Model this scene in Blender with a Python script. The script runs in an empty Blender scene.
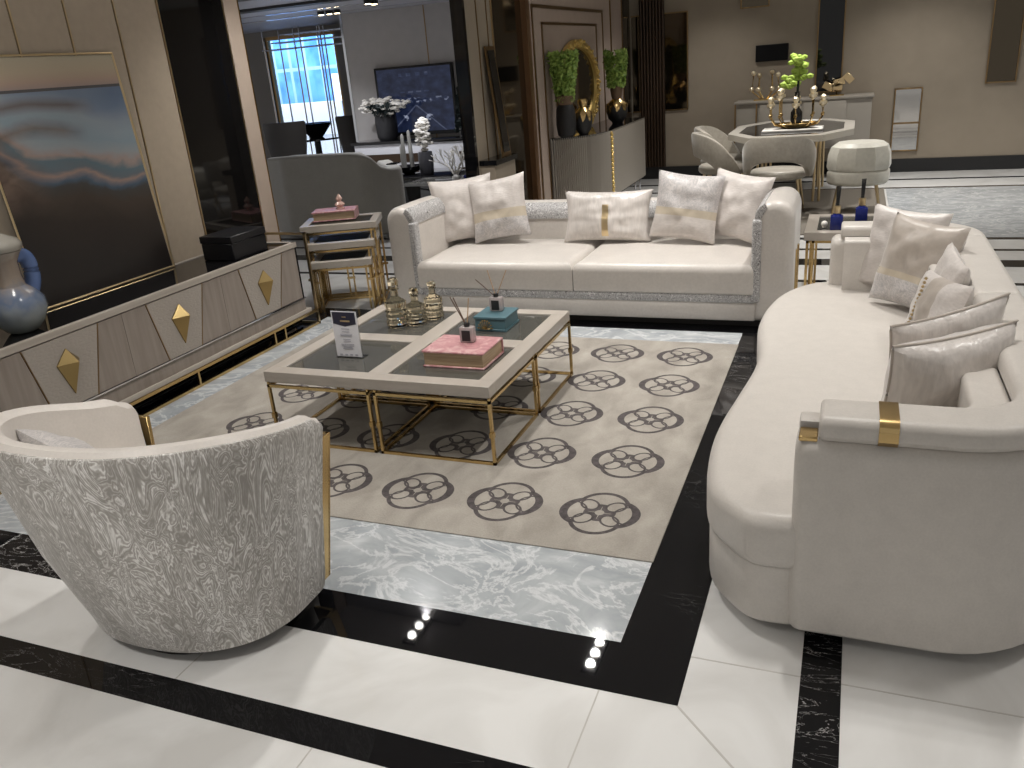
import bpy, bmesh, math, random
from mathutils import Vector, Matrix, noise
random.seed(7)
PI = math.pi
SC = bpy.context.scene
COL = SC.collection
ORG = {}

# ------------------------------------------------------------------ materials
class X:
    """Small expression wrapper round math nodes."""
    nt = None
    def __init__(s, v): s.v = v
    @staticmethod
    def op(o, *a):
        n = X.nt.nodes.new('ShaderNodeMath'); n.operation = o
        for i, q in enumerate(a):
            q = q.v if isinstance(q, X) else q
            if isinstance(q, (int, float)): n.inputs[i].default_value = q
            else: X.nt.links.new(q, n.inputs[i])
        return X(n.outputs[0])
    def __add__(s, o): return X.op('ADD', s, o)
    __radd__ = __add__
    def __sub__(s, o): return X.op('SUBTRACT', s, o)
    def __rsub__(s, o): return X.op('SUBTRACT', o, s)
    def __mul__(s, o): return X.op('MULTIPLY', s, o)
    __rmul__ = __mul__
    def __truediv__(s, o): return X.op('DIVIDE', s, o)
    def abs(s): return X.op('ABSOLUTE', s)
    def lt(s, o): return X.op('LESS_THAN', s, o)
    def gt(s, o): return X.op('GREATER_THAN', s, o)
    def sqrt(s): return X.op('SQRT', s)
    def fract(s): return X.op('FRACT', s)
    def floor(s): return X.op('FLOOR', s)
    def sin(s): return X.op('SINE', s)
    def min(s, o): return X.op('MINIMUM', s, o)
    def max(s, o): return X.op('MAXIMUM', s, o)
    def sat(s): return X.op('MAXIMUM', X.op('MINIMUM', s, 1.0), 0.0)
def length(a, b): return (a*a + b*b).sqrt()

def mat(name, col=(.5, .5, .5), rough=.5, metal=0., **kw):
    m = bpy.data.materials.new(name); m.use_nodes = True
    b = m.node_tree.nodes['Principled BSDF']
    b.inputs['Base Color'].default_value = (*col, 1)
    b.inputs['Roughness'].default_value = rough
    b.inputs['Metallic'].default_value = metal
    for k, v in kw.items():
        b.inputs[k.replace('_', ' ')].default_value = v
    return m
def bs(m): return m.node_tree.nodes['Principled BSDF']
def node(m, t, **kw):
    n = m.node_tree.nodes.new(t)
    for k, v in kw.items(): setattr(n, k, v)
    return n
def link(m, a, b): m.node_tree.links.new(a, b)
def coord(m, scale=(1, 1, 1)):
    t = node(m, 'ShaderNodeTexCoord'); mp = node(m, 'ShaderNodeMapping')
    mp.inputs['Scale'].default_value = scale
    link(m, t.outputs['Object'], mp.inputs[0]); return mp.outputs[0]
def xyz(m, scale=(1, 1, 1)):
    s = node(m, 'ShaderNodeSeparateXYZ'); link(m, coord(m, scale), s.inputs[0])
    X.nt = m.node_tree
    return X(s.outputs[0]), X(s.outputs[1]), X(s.outputs[2])
def noise_node(m, scale, detail=3, vec=None, dist=0., rough=.5):
    n = node(m, 'ShaderNodeTexNoise'); n.inputs['Scale'].default_value = scale
    n.inputs['Detail'].default_value = detail; n.inputs['Distortion'].default_value = dist
    n.inputs['Roughness'].default_value = rough
    link(m, vec if vec is not None else coord(m), n.inputs['Vector']); return n
def ramp(m, fac, stops, interp='LINEAR'):
    r = node(m, 'ShaderNodeValToRGB'); r.color_ramp.interpolation = interp
    e = r.color_ramp.elements
    while len(e) < len(stops): e.new(.5)
    for i, (p, c) in enumerate(stops):
        e[i].position = p; e[i].color = (*c, 1)
    link(m, fac.v if isinstance(fac, X) else fac, r.inputs[0]); return r.outputs[0]
def mix(m, fac, a, b):
    n = node(m, 'ShaderNodeMix', data_type='RGBA')
    if isinstance(fac, X): fac = fac.v
    if isinstance(fac, (int, float)): n.inputs[0].default_value = fac
    else: link(m, fac, n.inputs[0])
    for i, q in ((6, a), (7, b)):
        if isinstance(q, tuple): n.inputs[i].default_value = (*q, 1)
        else: link(m, q, n.inputs[i])
    return n.outputs[2]
def setcol(m, c): link(m, c, bs(m).inputs['Base Color'])
def bump(m, fac, strength=.3, dist=.01):
    b = node(m, 'ShaderNodeBump'); b.inputs['Strength'].default_value = strength
    b.inputs['Distance'].default_value = dist
    link(m, fac.v if isinstance(fac, X) else fac, b.inputs['Height'])
    link(m, b.outputs[0], bs(m).inputs['Normal'])

def fabric(name, c, var=.9, rough=.55, nscale=60, st=.25, sheen=.3, spec=.4, streak=(1, 1, 1)):
    m = mat(name, c, rough, Sheen_Weight=sheen, Sheen_Roughness=.4, Specular_IOR_Level=spec)
    v = coord(m, streak)
    n = noise_node(m, nscale, 4, v); n2 = noise_node(m, nscale*.12, 3, v)
    X.nt = m.node_tree
    f = (X(n.outputs[0])*.6 + X(n2.outputs[0])*.5)
    setcol(m, ramp(m, f, [(.35, tuple(q*var for q in c)), (.7, tuple(min(1, q*1.06) for q in c))]))
    bump(m, n.outputs[0], st, .004)
    return m

M = {}
CREAM = (.60, .56, .52)
M['cream'] = fabric('cream satin fabric', CREAM, .93, .36, 70, .18, .2, .6)
M['cream2'] = fabric('pearl grey leather', (.56, .525, .485), .95, .42, 160, .12, .15, .45)
M['pillow_plain'] = fabric('pale silk', (.60, .555, .525), .86, .42, 45, .35, .3, .5, (1, 1, 3))
M['pillow_taupe'] = fabric('taupe satin', (.42, .37, .325), .92, .38, 50, .2, .3, .5)
M['pillow_shiny'] = fabric('shiny silver silk', (.66, .615, .58), .80, .28, 22, .5, .2, .7, (3, 3, .6))
M['pillow_band'] = fabric('champagne satin', (.55, .48, .38), .95, .25, 40, .1, .2, .7)
M['inner_leather'] = fabric('ivory leather', (.68, .635, .59), .97, .42, 120, .08, .1, .5)

def damask(name, a, b, sc=9, rough=.4):
    m = mat(name, a, rough, Sheen_Weight=.2)
    v = coord(m)
    n = noise_node(m, sc, 5, v, 3.5, .6); n2 = noise_node(m, sc*6, 3, v)
    X.nt = m.node_tree
    f = X(n.outputs[0]) + (X(n2.outputs[0]) - .5)*.25
    setcol(m, ramp(m, f, [(.42, a), (.48, b), (.55, a), (.62, b)]))
    bump(m, n.outputs[0], .4, .006)
    return m
M['damask'] = damask('silver damask', (.58, .545, .53), (.40, .385, .385), 11)
M['silver_trim'] = damask('silver fur trim', (.68, .665, .66), (.10, .095, .095), 30, .45)
M['wavy'] = mat('wavy jacquard', (.4, .37, .33), .5, Sheen_Weight=.2)
def _wavy(m):
    v = coord(m, (1.25, 1.25, .34))
    n = noise_node(m, 10.0, 4, v, 1.1, .45)
    n2 = noise_node(m, 130, 3, v)
    n4 = noise_node(m, 4, 3, v)
    X.nt = m.node_tree
    x, y, z = xyz(m)
    ph = (X(n.outputs[0])*7.0).fract()
    ring = ((ph - .5).abs()*2)          # contour lines of a noise field
    fine = (X(n.outputs[0])*25.0).fract()
    line = ((fine - .5).abs()*2)
    f = ring*.20 + line*.40 + X(n2.outputs[0])*.34 + (X(n4.outputs[0]) - .4)*.5
    setcol(m, ramp(m, f, [(.32, (.30, .28, .255)), (.56, (.42, .395, .365)), (.78, (.78, .76, .735))]))
    bump(m, f, .35, .004)
_wavy(M['wavy'])

M['gold'] = mat('brushed gold', (.62, .44, .20), .24, 1.0)
M['gold_pale'] = mat('pale gold metal', (.72, .56, .33), .28, 1.0)
M['gilt'] = mat('gilt carving', (.78, .57, .20), .38, .7)
M['gold_antique'] = mat('antique gold', (.42, .31, .14), .3, 1.0)
M['gold_light'] = mat('polished light gold', (.90, .78, .56), .3, .8)
M['gold_dark'] = mat('antique bronze', (.30, .20, .10), .3, 1.0)
M['chrome'] = mat('chrome', (.75, .77, .82), .1, 1.0)
M['black'] = mat('matt black', (.012, .012, .013), .5)
M['black_flat'] = mat('flat black screen', (.004, .004, .005), .5, Specular_IOR_Level=.15)
M['black_gloss'] = mat('black lacquer glass', (.006, .006, .007), .04, Specular_IOR_Level=.6)
M['navy_black'] = mat('navy black lacquer', (.004, .004, .006), .45)
M['dark_mirror'] = mat('dark smoked mirror', (.006, .0055, .0055), .04, Specular_IOR_Level=.42)
M['bronze_mirror'] = mat('bronze mirror glass', (.105, .085, .06), .05, .95)
M['clear_mirror'] = mat('silver mirror glass', (.55, .53, .50), .03, 1.0)
M['plinth'] = mat('dark plinth', (.02, .018, .016), .6)
M['lacquer'] = mat('taupe lacquer', (.44, .395, .35), .28)
n_ = noise_node(M['lacquer'], 14, 4, coord(M['lacquer'], (1, .15, 4)))
setcol(M['lacquer'], ramp(M['lacquer'], n_.outputs[0], [(.3, (.41, .365, .32)), (.7, (.47, .425, .375))]))
M['lacquer_dark'] = mat('taupe veneer', (.30, .26, .225), .33)
n_ = noise_node(M['lacquer_dark'], 9, 4, coord(M['lacquer_dark'], (1, 3, .25)))
setcol(M['lacquer_dark'], ramp(M['lacquer_dark'], n_.outputs[0], [(.3, (.265, .225, .195)), (.7, (.345, .30, .265))]))
M['croc'] = mat('embossed leather front', (.40, .36, .32), .33)
v_ = node(M['croc'], 'ShaderNodeTexVoronoi', feature='DISTANCE_TO_EDGE'); v_.inputs['Scale'].default_value = 55
link(M['croc'], coord(M['croc'], (1, .6, 1.2)), v_.inputs['Vector'])
bump(M['croc'], v_.outputs['Distance'], .6, .004)
M['leaf_green'] = mat('moss green', (.16, .30, .045), .6)
n_ = noise_node(M['leaf_green'], 30, 2)
setcol(M['leaf_green'], ramp(M['leaf_green'], n_.outputs[0], [(.3, (.11, .22, .03)), (.7, (.40, .54, .12))]))
M['lime_petal'] = mat('lime orchid petal', (.33, .46, .07), .5)
M['white_petal'] = mat('white petal', (.80, .77, .72), .5)
M['dark_leaf'] = mat('dark foliage', (.012, .02, .02), .5)
M['brown_bark'] = mat('brown wrap', (.16, .10, .06), .7)
M['pink'] = mat('pink marbled cover', (.70, .34, .36), .4)
n_ = noise_node(M['pink'], 18, 5, None, 1.5)
setcol(M['pink'], ramp(M['pink'], n_.outputs[0], [(.35, (.46, .21, .225)), (.5, (.56, .29, .30)), (.68, (.68, .48, .46))]))
M['pages'] = mat('gilded page edges', (.42, .30, .18), .45)
n_ = noise_node(M['pages'], 20, 3, coord(M['pages'], (.3, .3, 14)))
setcol(M['pages'], ramp(M['pages'], n_.outputs[0], [(.3, (.30, .20, .12)), (.7, (.52, .40, .26))]))
M['teal'] = mat('teal book cloth', (.075, .155, .185), .4)
M['cobalt'] = mat('cobalt glass', (.004, .012, .13), .08)
M['reed'] = mat('reed stick', (.10, .055, .035), .6)
M['reed_pale'] = mat('pale reed stick', (.42, .28, .17), .6)
M['paper'] = mat('white card', (.80, .80, .84), .5)
M['ink'] = mat('navy print', (.022, .022, .045), .4)
M['greytext'] = mat('grey print', (.42, .42, .48), .5)
M['white_gloss'] = mat('white lacquer', (.55, .55, .58), .25)
M['grey_cloth'] = fabric('grey upholstery', (.30, .285, .255), .95, .6, 90, .15, .1, .3)
M['dark_cloth'] = fabric('charcoal velvet', (.022, .019, .017), .9, .6, 90, .15, .1, .3)
M['velvet'] = fabric('champagne velvet', (.40, .365, .31), .82, .42, 30, .15, .5, .4)
M['pearl'] = fabric('ivory velvet', (.60, .575, .50), .9, .45, 30, .12, .4, .4)
M['ribbed'] = mat('fluted taupe lacquer', (.34, .31, .27), .4)
M['coral'] = mat('white coral', (.72, .70, .66), .6)

def glass(name, tint, rough=.02, dark=.0, body=(.165, .16, .142)):
    """thin pane: tinted see-through plus a fresnel reflection"""
    m = bpy.data.materials.new(name); m.use_nodes = True
    nt = m.node_tree; nt.nodes.clear()
    o = nt.nodes.new('ShaderNodeOutputMaterial'); t = nt.nodes.new('ShaderNodeBsdfTransparent')
    g = nt.nodes.new('ShaderNodeBsdfGlossy'); mx = nt.nodes.new('ShaderNodeMixShader'); f = nt.nodes.new('ShaderNodeFresnel')
    f.inputs['IOR'].default_value = 1.55
    t.inputs[0].default_value = (*tint, 1); g.inputs['Roughness'].default_value = rough
    src = t.outputs[0]
    if dark:
        d = nt.nodes.new('ShaderNodeBsdfDiffuse'); d.inputs[0].default_value = (*body, 1)
        m2 = nt.nodes.new('ShaderNodeMixShader'); m2.inputs[0].default_value = dark
        nt.links.new(t.outputs[0], m2.inputs[1]); nt.links.new(d.outputs[0], m2.inputs[2]); src = m2.outputs[0]
    nt.links.new(f.outputs[0], mx.inputs[0]); nt.links.new(src, mx.inputs[1]); nt.links.new(g.outputs[0], mx.inputs[2])
    nt.links.new(mx.outputs[0], o.inputs[0]); return m
M['nest_glass'] = mat('dark tinted table glass', (.03, .026, .02), .55, Specular_IOR_Level=.2)
M['smoked'] = glass('smoked glass', (.50, .50, .48), .02, .55)
M['clear'] = glass('clear glass', (.93, .93, .93))
M['crystal'] = mat('champagne cut crystal', (.96, .87, .66), .03, Transmission_Weight=1.0, IOR=1.42)
M['frost'] = glass('frosted glass', (.90, .86, .86), .1, .55, (.62, .55, .54))

def emis(name, c, s):
    m = mat(name, (0, 0, 0), .5)
    bs(m).inputs['Emission Color'].default_value = (*c, 1); bs(m).inputs['Emission Strength'].default_value = s
    return m
M['lamp'] = emis('lamp disc', (1, .93, .82), 80)
M['lamp_small'] = emis('warm track lamp', (1, .80, .5), 14)

# stone
M['white_stone'] = mat('white porcelain tile', (.74, .735, .72), .13)
n_ = noise_node(M['white_stone'], 2.6, 6, None, 1.2); 
setcol(M['white_stone'], ramp(M['white_stone'], n_.outputs[0], [(.35, (.67, .66, .64)), (.6, (.77, .765, .75))]))
M['black_stone'] = mat('black veined marble', (.005, .005, .006), .025, Specular_IOR_Level=.32)
def _bm(m):
    n = noise_node(m, 3.0, 6, coord(m, (.55, 1.6, 1)), 1.6, .62)
    n2 = noise_node(m, .9, 2)
    X.nt = m.node_tree
    vein = (1 - ((X(n.outputs[0]) - .5).abs()*55)).sat()
    mask = ((X(n2.outputs[0]) - .44)*6).sat()
    n3 = noise_node(m, 7, 5, coord(m, (.5, 1.5, 1)), 2.2, .6)
    vein2 = (1 - ((X(n3.outputs[0]) - .52).abs()*95)).sat()
    f = vein2*mask*.85
    setcol(m, ramp(m, f, [(0, (.005, .005, .006)), (.25, (.012, .012, .013)), (1, (.62, .60, .58))]))
_bm(M['black_stone'])
M['grey_stone'] = mat('blue grey veined marble', (.45, .50, .54), .10)
def _gm(m):
    v = coord(m, (1, 1.5, 1))
    n = noise_node(m, 2.6, 6, v, 1.5, .6); n2 = noise_node(m, 2.4, 6, v, 2.2, .62)
    X.nt = m.node_tree
    vein = (1 - ((X(n2.outputs[0]) - .5).abs()*26)).sat()
    base = ramp(m, n.outputs[0], [(.3, (.315, .34, .36)), (.55, (.43, .455, .472)), (.75, (.58, .598, .61))])
    setcol(m, mix(m, vein*.55, base, (.78, .79, .80)))
_gm(M['grey_stone'])
M['grout'] = mat('tile joint', (.50, .48, .45), .5)

# walls
M['wall_beige'] = fabric('beige leather wall panel', (.43, .36, .28), .95, .42, 20, .05, 0, .4)
M['wall_far'] = fabric('taupe stucco wall', (.30, .255, .20), .96, .6, 6, .05, 0, .2)
M['wall_tv'] = fabric('pale grey wall panel', (.44, .42, .41), .97, .5, 8, .03, 0, .3)
M['wall_pink'] = fabric('rosy beige panel', (.46, .375, .31), .97, .42, 12, .05, 0, .4)
M['wall_panel'] = fabric('mauve taupe panel', (.44, .355, .30), .97, .5, 8, .03, 0, .3)
M['wall_grey'] = mat('grey brown wall', (.22, .20, .18), .6)  # one even grey-brown wall colour
M['ceiling'] = mat('white ceiling', (.62, .60, .58), .7)
M['ceiling_tv'] = mat('grey ceiling', (.38, .38, .42), .5)
M['copper_dark'] = mat('dark bronze flutes', (.05, .03, .018), .35, .5)
M['copper'] = mat('copper brown pilaster', (.22, .12, .06), .3, .6)

# rug
M['rug'] = mat('taupe silk rug', (.44, .39, .33), .85, Sheen_Weight=.08, Specular_IOR_Level=.15)
def _rug(m):
    x, y, z = xyz(m)
    # origin of the rug object sits on one motif's centre
    u = (x/.3845 + .5 + 40).fract()*.3845 - .19225
    v = (y/.4365 + .5 + 40).fract()*.4365 - .21825
    a, b = u.abs(), v.abs()
    d1 = length(a - .052, v) - .094           # side lobes
    d2 = length(u, b - .052) - .094           # front and back lobes
    outer = d1.min(d2)
    line = outer.abs().lt(.0085)
    # side lobes carry a dark crescent
    cres = d1.lt(0)*(length(a - .030, v) - .092).gt(0)*d2.gt(-.004)
    cres2 = d2.lt(0)*(length(u, b - .046) - .092).gt(0)*d1.gt(-.004)
    # petals: tilted ellipses
    p, q = (a + b)*.7071, (a - b)*.7071
    pet = length((p - .072)/.040, q/.031) - 1
    petl = pet.abs().lt(.14)
    core = (length(u, v)).lt(.062)*pet.gt(.02)*(length(u, v)).gt(.018)
    star = (a*b).lt(.00004)*length(u, v).lt(.045)
    arc = (length(a - .115, v) - .062).abs().lt(.004)*outer.lt(0)
    ink = (line.max(cres).max(cres2).max(petl*outer.lt(0)).max(core*.95)).max(arc)
    ink = ink*(1 - star)*x.lt(.18)*x.gt(-2.11)
    n = noise_node(m, 5, 5, coord(m, (1.6, 1, 1)), .5); n2 = noise_node(m, 160, 2)
    f = X(n.outputs[0])*.75 + X(n2.outputs[0])*.25
    base = ramp(m, f, [(.32, (.26, .236, .205)), (.68, (.405, .375, .332))])
    n3 = noise_node(m, 40, 3)
    inkc = ramp(m, n3.outputs[0], [(.3, (.032, .026, .029)), (.75, (.085, .072, .075))])
    setcol(m, mix(m, ink*.93, base, inkc))
    bump(m, n2.outputs[0], .4, .004)
_rug(M['rug'])

# painting: a tidal beach at dusk
M['canvas'] = mat('beach painting canvas', (.3, .3, .3), .35)
def _paint(m):
    t = node(m, 'ShaderNodeTexCoord'); s = node(m, 'ShaderNodeSeparateXYZ'); link(m, t.outputs['UV'], s.inputs[0])
    X.nt = m.node_tree
    u, v = X(s.outputs[0]), X(s.outputs[1])
    mp = node(m, 'ShaderNodeMapping'); link(m, t.outputs['UV'], mp.inputs[0]); mp.inputs['Scale'].default_value = (1.3, 2.6, 1)
    mp.inputs['Rotation'].default_value = (0, 0, .15)
    n = noise_node(m, 1.6, 4, mp.outputs[0], 1.3); n2 = noise_node(m, 5, 5, mp.outputs[0], .8)
    w = X(n.outputs[0]); w2 = X(n2.outputs[0])
    g = v - (.445 + .20*((1 - u)*(1 - u)*(1 - u)) - .02*(u*9).sin()) + (w - .5)*.14 + (w2 - .5)*.025
    water = ramp(m, g*1.35 + .5, [(.0, (.012, .009, .008)), (.24, (.028, .020, .016)), (.38, (.060, .044, .034)), (.455, (.060, .058, .055)),
        (.485, (.07, .11, .16)), (.51, (.17, .165, .19)), (.535, (.33, .235, .20)), (.56, (.14, .165, .19)), (.60, (.12, .18, .215)), (.64, (.37, .29, .26)), (.68, (.32, .345, .37)), (.76, (.26, .335, .39)), (.9, (.31, .36, .41)), (1, (.20, .26, .36))])
    # brown sandbar that curls out from the near bank
    sb1 = (v - (.655 + .10*u + .035*(u*7).sin()) + (w - .5)*.07).abs()
    sb = (1 - sb1*22).sat()*((.66 - u)*6).sat()
    sb2 = (1 - ((v - (.80 + .012*(u*6).sin()) + (w - .5)*.04).abs())*26).sat()*((.78 - u)*5).sat()
    left = ((.30 - u)*3.2 + (w - .5)*1.5).sat()*((.70 - v)*9).sat()*((v - .36)*7).sat()
    sand = ramp(m, w2, [(.3, (.10, .068, .052)), (.7, (.235, .165, .128))])
    lower = mix(m, left*.85, water, sand)
    lower = mix(m, sb*.75, lower, sand)
    lower = mix(m, sb2*.8, lower, (.135, .095, .082))
    lower = mix(m, (((u - .72)*5).sat()*((v - .66)*6).sat())*.6, lower, (.10, .15, .25))
    sky = ramp(m, v, [(.868, (.36, .29, .28)), (.90, (.46, .34, .27)), (.94, (.50, .42, .31)), (1, (.49, .44, .33))])
    hor = ((v - .868).abs()).lt(.006)
    c = mix(m, v.gt(.866), lower, sky)
    setcol(m, mix(m, hor, c, (.10, .095, .10)))
_paint(M['canvas'])

M['screen'] = mat('television picture', (.004, .005, .01), .12)
def _tv(m):
    t = node(m, 'ShaderNodeTexCoord'); s = node(m, 'ShaderNodeSeparateXYZ'); link(m, t.outputs['UV'], s.inputs[0])
    X.nt = m.node_tree
    u, v = X(s.outputs[0]) - .5, X(s.outputs[1])
    a = u.abs()
    n = noise_node(m, 9, 4, t.outputs['UV']); w = X(n.outputs[0])
    diag = ((a - (.42 - v)*.9).abs()).lt(.012)*v.lt(.42)*.22
    row = ((v - .50).abs()).lt(.04)*((X(noise_node(m, 22, 3, t.outputs['UV']).outputs[0]) - .5)*6).sat()*.5
    row2 = ((v - .63).abs()).lt(.012)*(((u*9).fract() - .5).abs()).lt(.3)*a.lt(.2)*.16
    top = ((v - .90).abs()).lt(.025)*(((u*8).fract() - .5).abs()).lt(.25)*a.lt(.2)*.14
    bl = (length(a - .17, v - .22)).lt(.05)*w.gt(.5)*.5
    f = (w*w*.45 + diag + row + row2 + top + bl).sat()
    e = ramp(m, f, [(0, (.003, .005, .016)), (.25, (.022, .032, .075)), (1, (.42, .46, .60))])
    link(m, e, bs(m).inputs['Emission Color']); bs(m).inputs['Emission Strength'].default_value = .8
_tv(M['screen'])
M['facade'] = mat('blue curtain wall facade', (.1, .3, .7), .3)
def _fac(m):
    x, y, z = xyz(m)
    g = ((x*2.4).fract()).lt(.16)
    h = ((z*1.1).fract()).lt(.08)
    n = noise_node(m, 2.0, 2)
    c = ramp(m, n.outputs[0], [(.35, (.05, .22, .62)), (.65, (.16, .45, .95))])
    setcol(m, mix(m, g.max(h), c, (.30, .50, .80)))
_fac(M['facade'])
M['blown_white'] = mat('blown out white', (.85, .87, .9), .6)  # white that imitates the blown-out brightness low outside the window
M['vase_glaze'] = mat('blue and white glaze', (.45, .47, .5), .2)
def _vz(m):
    x, y, z = xyz(m)
    n = noise_node(m, 14, 4); 
    X.nt = m.node_tree
    f = z*2.1 + (X(n.outputs[0]) - .5)*.35
    setcol(m, ramp(m, f, [(.02, (.26, .28, .25)), (.20, (.23, .26, .29)), (.34, (.13, .17, .26)), (.42, (.20, .21, .25)), (.52, (.33, .27, .22)), (.70, (.28, .23, .19)), (.85, (.36, .33, .29))]))
_vz(M['vase_glaze'])

# ------------------------------------------------------------------ geometry
def bm_new(): return bmesh.new()
def box(bm, x0, x1, y0, y1, z0, z1, bev=0., seg=2, rot=None):
    r = bmesh.ops.create_cube(bm, size=1)
    vs = r['verts']
    c = Vector(((x0+x1)/2, (y0+y1)/2, (z0+z1)/2))
    for v in vs:
        v.co = Vector((v.co.x*(x1-x0), v.co.y*(y1-y0), v.co.z*(z1-z0)))
        if rot is not None: v.co = rot @ v.co
        v.co += c
    if bev:
        es = list({e for v in vs for e in v.link_edges})
        bmesh.ops.bevel(bm, geom=es, offset=bev, segments=seg, affect='EDGES', profile=.5)
    return bm
def tube(bm, pts, r, n=8, cap=True, taper=None):
    pts = [Vector(p) for p in pts]
    rings = []
    up = Vector((0, 0, 1))
    for i, p in enumerate(pts):
        t = (pts[min(i+1, len(pts)-1)] - pts[max(i-1, 0)]).normalized()
        a = t.cross(up)
        if a.length < .05: a = t.cross(Vector((1, 0, 0)))
        a.normalize(); b = t.cross(a)
        rr = r if taper is None else r*taper[i]
        rings.append([bm.verts.new(p + (a*math.cos(2*PI*k/n) + b*math.sin(2*PI*k/n))*rr) for k in range(n)])
    skin(bm, rings, True, cap)
def skin(bm, rings, closed=True, cap=True):
    for A, B in zip(rings, rings[1:]):
        n = len(A)
        for k in range(n if closed else n-1):
            try: bm.faces.new((A[k], A[(k+1) % n], B[(k+1) % n], B[k]))
            except ValueError: pass
    if cap:
        for R in (rings[0][::-1], rings[-1]):
            try: bm.faces.new(R)
            except ValueError: pass
def ringv(bm, pts): return [bm.verts.new(p) for p in pts]
def lathe(bm, c, prof, n=24, fl=0, fa=0., sx=1., sy=1.):
    rings = []
    for (r, z) in prof:
        rings.append([bm.verts.new((c[0] + sx*r*(1 + fa*math.cos(fl*2*PI*k/n))*math.cos(2*PI*k/n),
                                    c[1] + sy*r*(1 + fa*math.cos(fl*2*PI*k/n))*math.sin(2*PI*k/n), c[2]+z)) for k in range(n)])
    skin(bm, rings, True, True)
def prism(bm, poly, z0, z1, bev=0., seg=2):
    a = ringv(bm, [(p[0], p[1], z0) for p in poly]); b = ringv(bm, [(p[0], p[1], z1) for p in poly])
    skin(bm, [a, b])
    if bev:
        es = [e for e in bm.edges if e.verts[0] in b and e.verts[1] in b] + [e for e in bm.edges if e.verts[0] in a and e.verts[1] in a]
        bmesh.ops.bevel(bm, geom=es, offset=bev, segments=seg, affect='EDGES', profile=.5)
def ball(bm, c, r, sx=1, sy=1, sz=1, sub=2):
    q = bmesh.ops.create_icosphere(bm, subdivisions=sub, radius=r)
    for v in q['verts']: v.co = Vector((v.co.x*sx, v.co.y*sy, v.co.z*sz)) + Vector(c)

def build(name, bm, m, parent=None, local=False, smooth=True, ang=38):
    bmesh.ops.recalc_face_normals(bm, faces=bm.faces[:])
    if smooth:
        for f in bm.faces: f.smooth = True
        for e in bm.edges:
            if len(e.link_faces) == 2 and e.calc_face_angle(0) > math.radians(ang): e.smooth = False
    me = bpy.data.meshes.new(name); 
    o = bpy.data.objects.new(name, me); COL.objects.link(o)
    if parent is not None:
        o.parent = parent
        org = ORG.get(parent.name)
        if org is not None and not local:
            for v in bm.verts: v.co -= org
        if org is not None: ORG[o.name] = org
    bm.to_mesh(me); bm.free()
    for q in (m if isinstance(m, (list, tuple)) else [m]): me.materials.append(q)
    return o
def tag(o, label, cat, group=None):
    o['label'] = label; o['category'] = cat
    if group: o['group'] = group
    return o
def thing(name, label, cat, loc=(0, 0, 0), rz=0., group=None):
    o = bpy.data.objects.new(name, None); COL.objects.link(o)
    o.empty_display_size = .1; o.location = loc; o.rotation_euler = (0, 0, rz)
    ORG[o.name] = Vector(loc)
    return tag(o, label, cat, group)
def solo(name, bm, m, label, cat, loc=(0, 0, 0), group=None, **k):
    """a thing that is one mesh, its origin moved to its base"""
    L = Vector(loc)
    for v in bm.verts: v.co -= L
    o = build(name, bm, m, None, **k); o.location = L; ORG[o.name] = L
    return tag(o, label, cat, group)
def struct(name, bm, m, **k):
    o = build(name, bm, m, None, **k); o['kind'] = 'structure'; return o
def dup(root, loc, rz=0., label=None, group=None):
    r = root.copy(); COL.objects.link(r); r.location = loc; r.rotation_euler = (0, 0, rz)
    ORG[r.name] = Vector(loc)
    if label: r['label'] = label
    if group: r['group'] = group
    for ch in list(root.children):
        c = ch.copy(); COL.objects.link(c); c.parent = r
        for g in list(ch.children):
            d = g.copy(); COL.objects.link(d); d.parent = c
    return r
def B(): return bm_new()
def bx(name, x0, x1, y0, y1, z0, z1, m, parent=None, bev=0., **k):
    return build(name, box(B(), x0, x1, y0, y1, z0, z1, bev), m, parent, **k)
TN = [0]
def trim(x0, x1, y0, y1, z0, z1, m):
    TN[0] += 1
    return struct('trim_%d' % TN[0], box(B(), x0, x1, y0, y1, z0, z1), m)

def catmull3(P, n=4):
    P = [Vector(p) for p in P]; out = []
    for i in range(len(P)-1):
        p0, p1, p2, p3 = [P[max(0, min(len(P)-1, k))] for k in (i-1, i, i+1, i+2)]
        for k in range(n):
            t = k/n; out.append(.5*((2*p1)+(-p0+p2)*t+(2*p0-5*p1+4*p2-p3)*t*t+(-p0+3*p1-3*p2+p3)*t**3))
    return out+[P[-1]]
def arcpath(pts, rad, n=8):
    """polyline with rounded corners"""
    P = [Vector((p[0], p[1])) for p in pts]; out = [P[0]]
    for i in range(1, len(P)-1):
        a, b, c = P[i-1], P[i], P[i+1]
        u, v = (a-b).normalized(), (c-b).normalized()
        th = u.angle(v); d = rad/math.tan(th/2)
        s, e = b+u*d, b+v*d
        cen = b + (u+v).normalized()*(rad/math.sin(th/2))
        a0 = math.atan2(s.y-cen.y, s.x-cen.x); a1 = math.atan2(e.y-cen.y, e.x-cen.x)
        da = (a1-a0+PI) % (2*PI) - PI
        for k in range(n+1):
            q = a0+da*k/n; out.append(Vector((cen.x+rad*math.cos(q), cen.y+rad*math.sin(q))))
    out.append(P[-1]); return out
def dense(path, step=.06):
    out = []
    for a, b in zip(path, path[1:]):
        n = max(1, int((b-a).length/step))
        for k in range(n): out.append(a.lerp(b, k/n))
    out.append(path[-1]); return out
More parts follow.
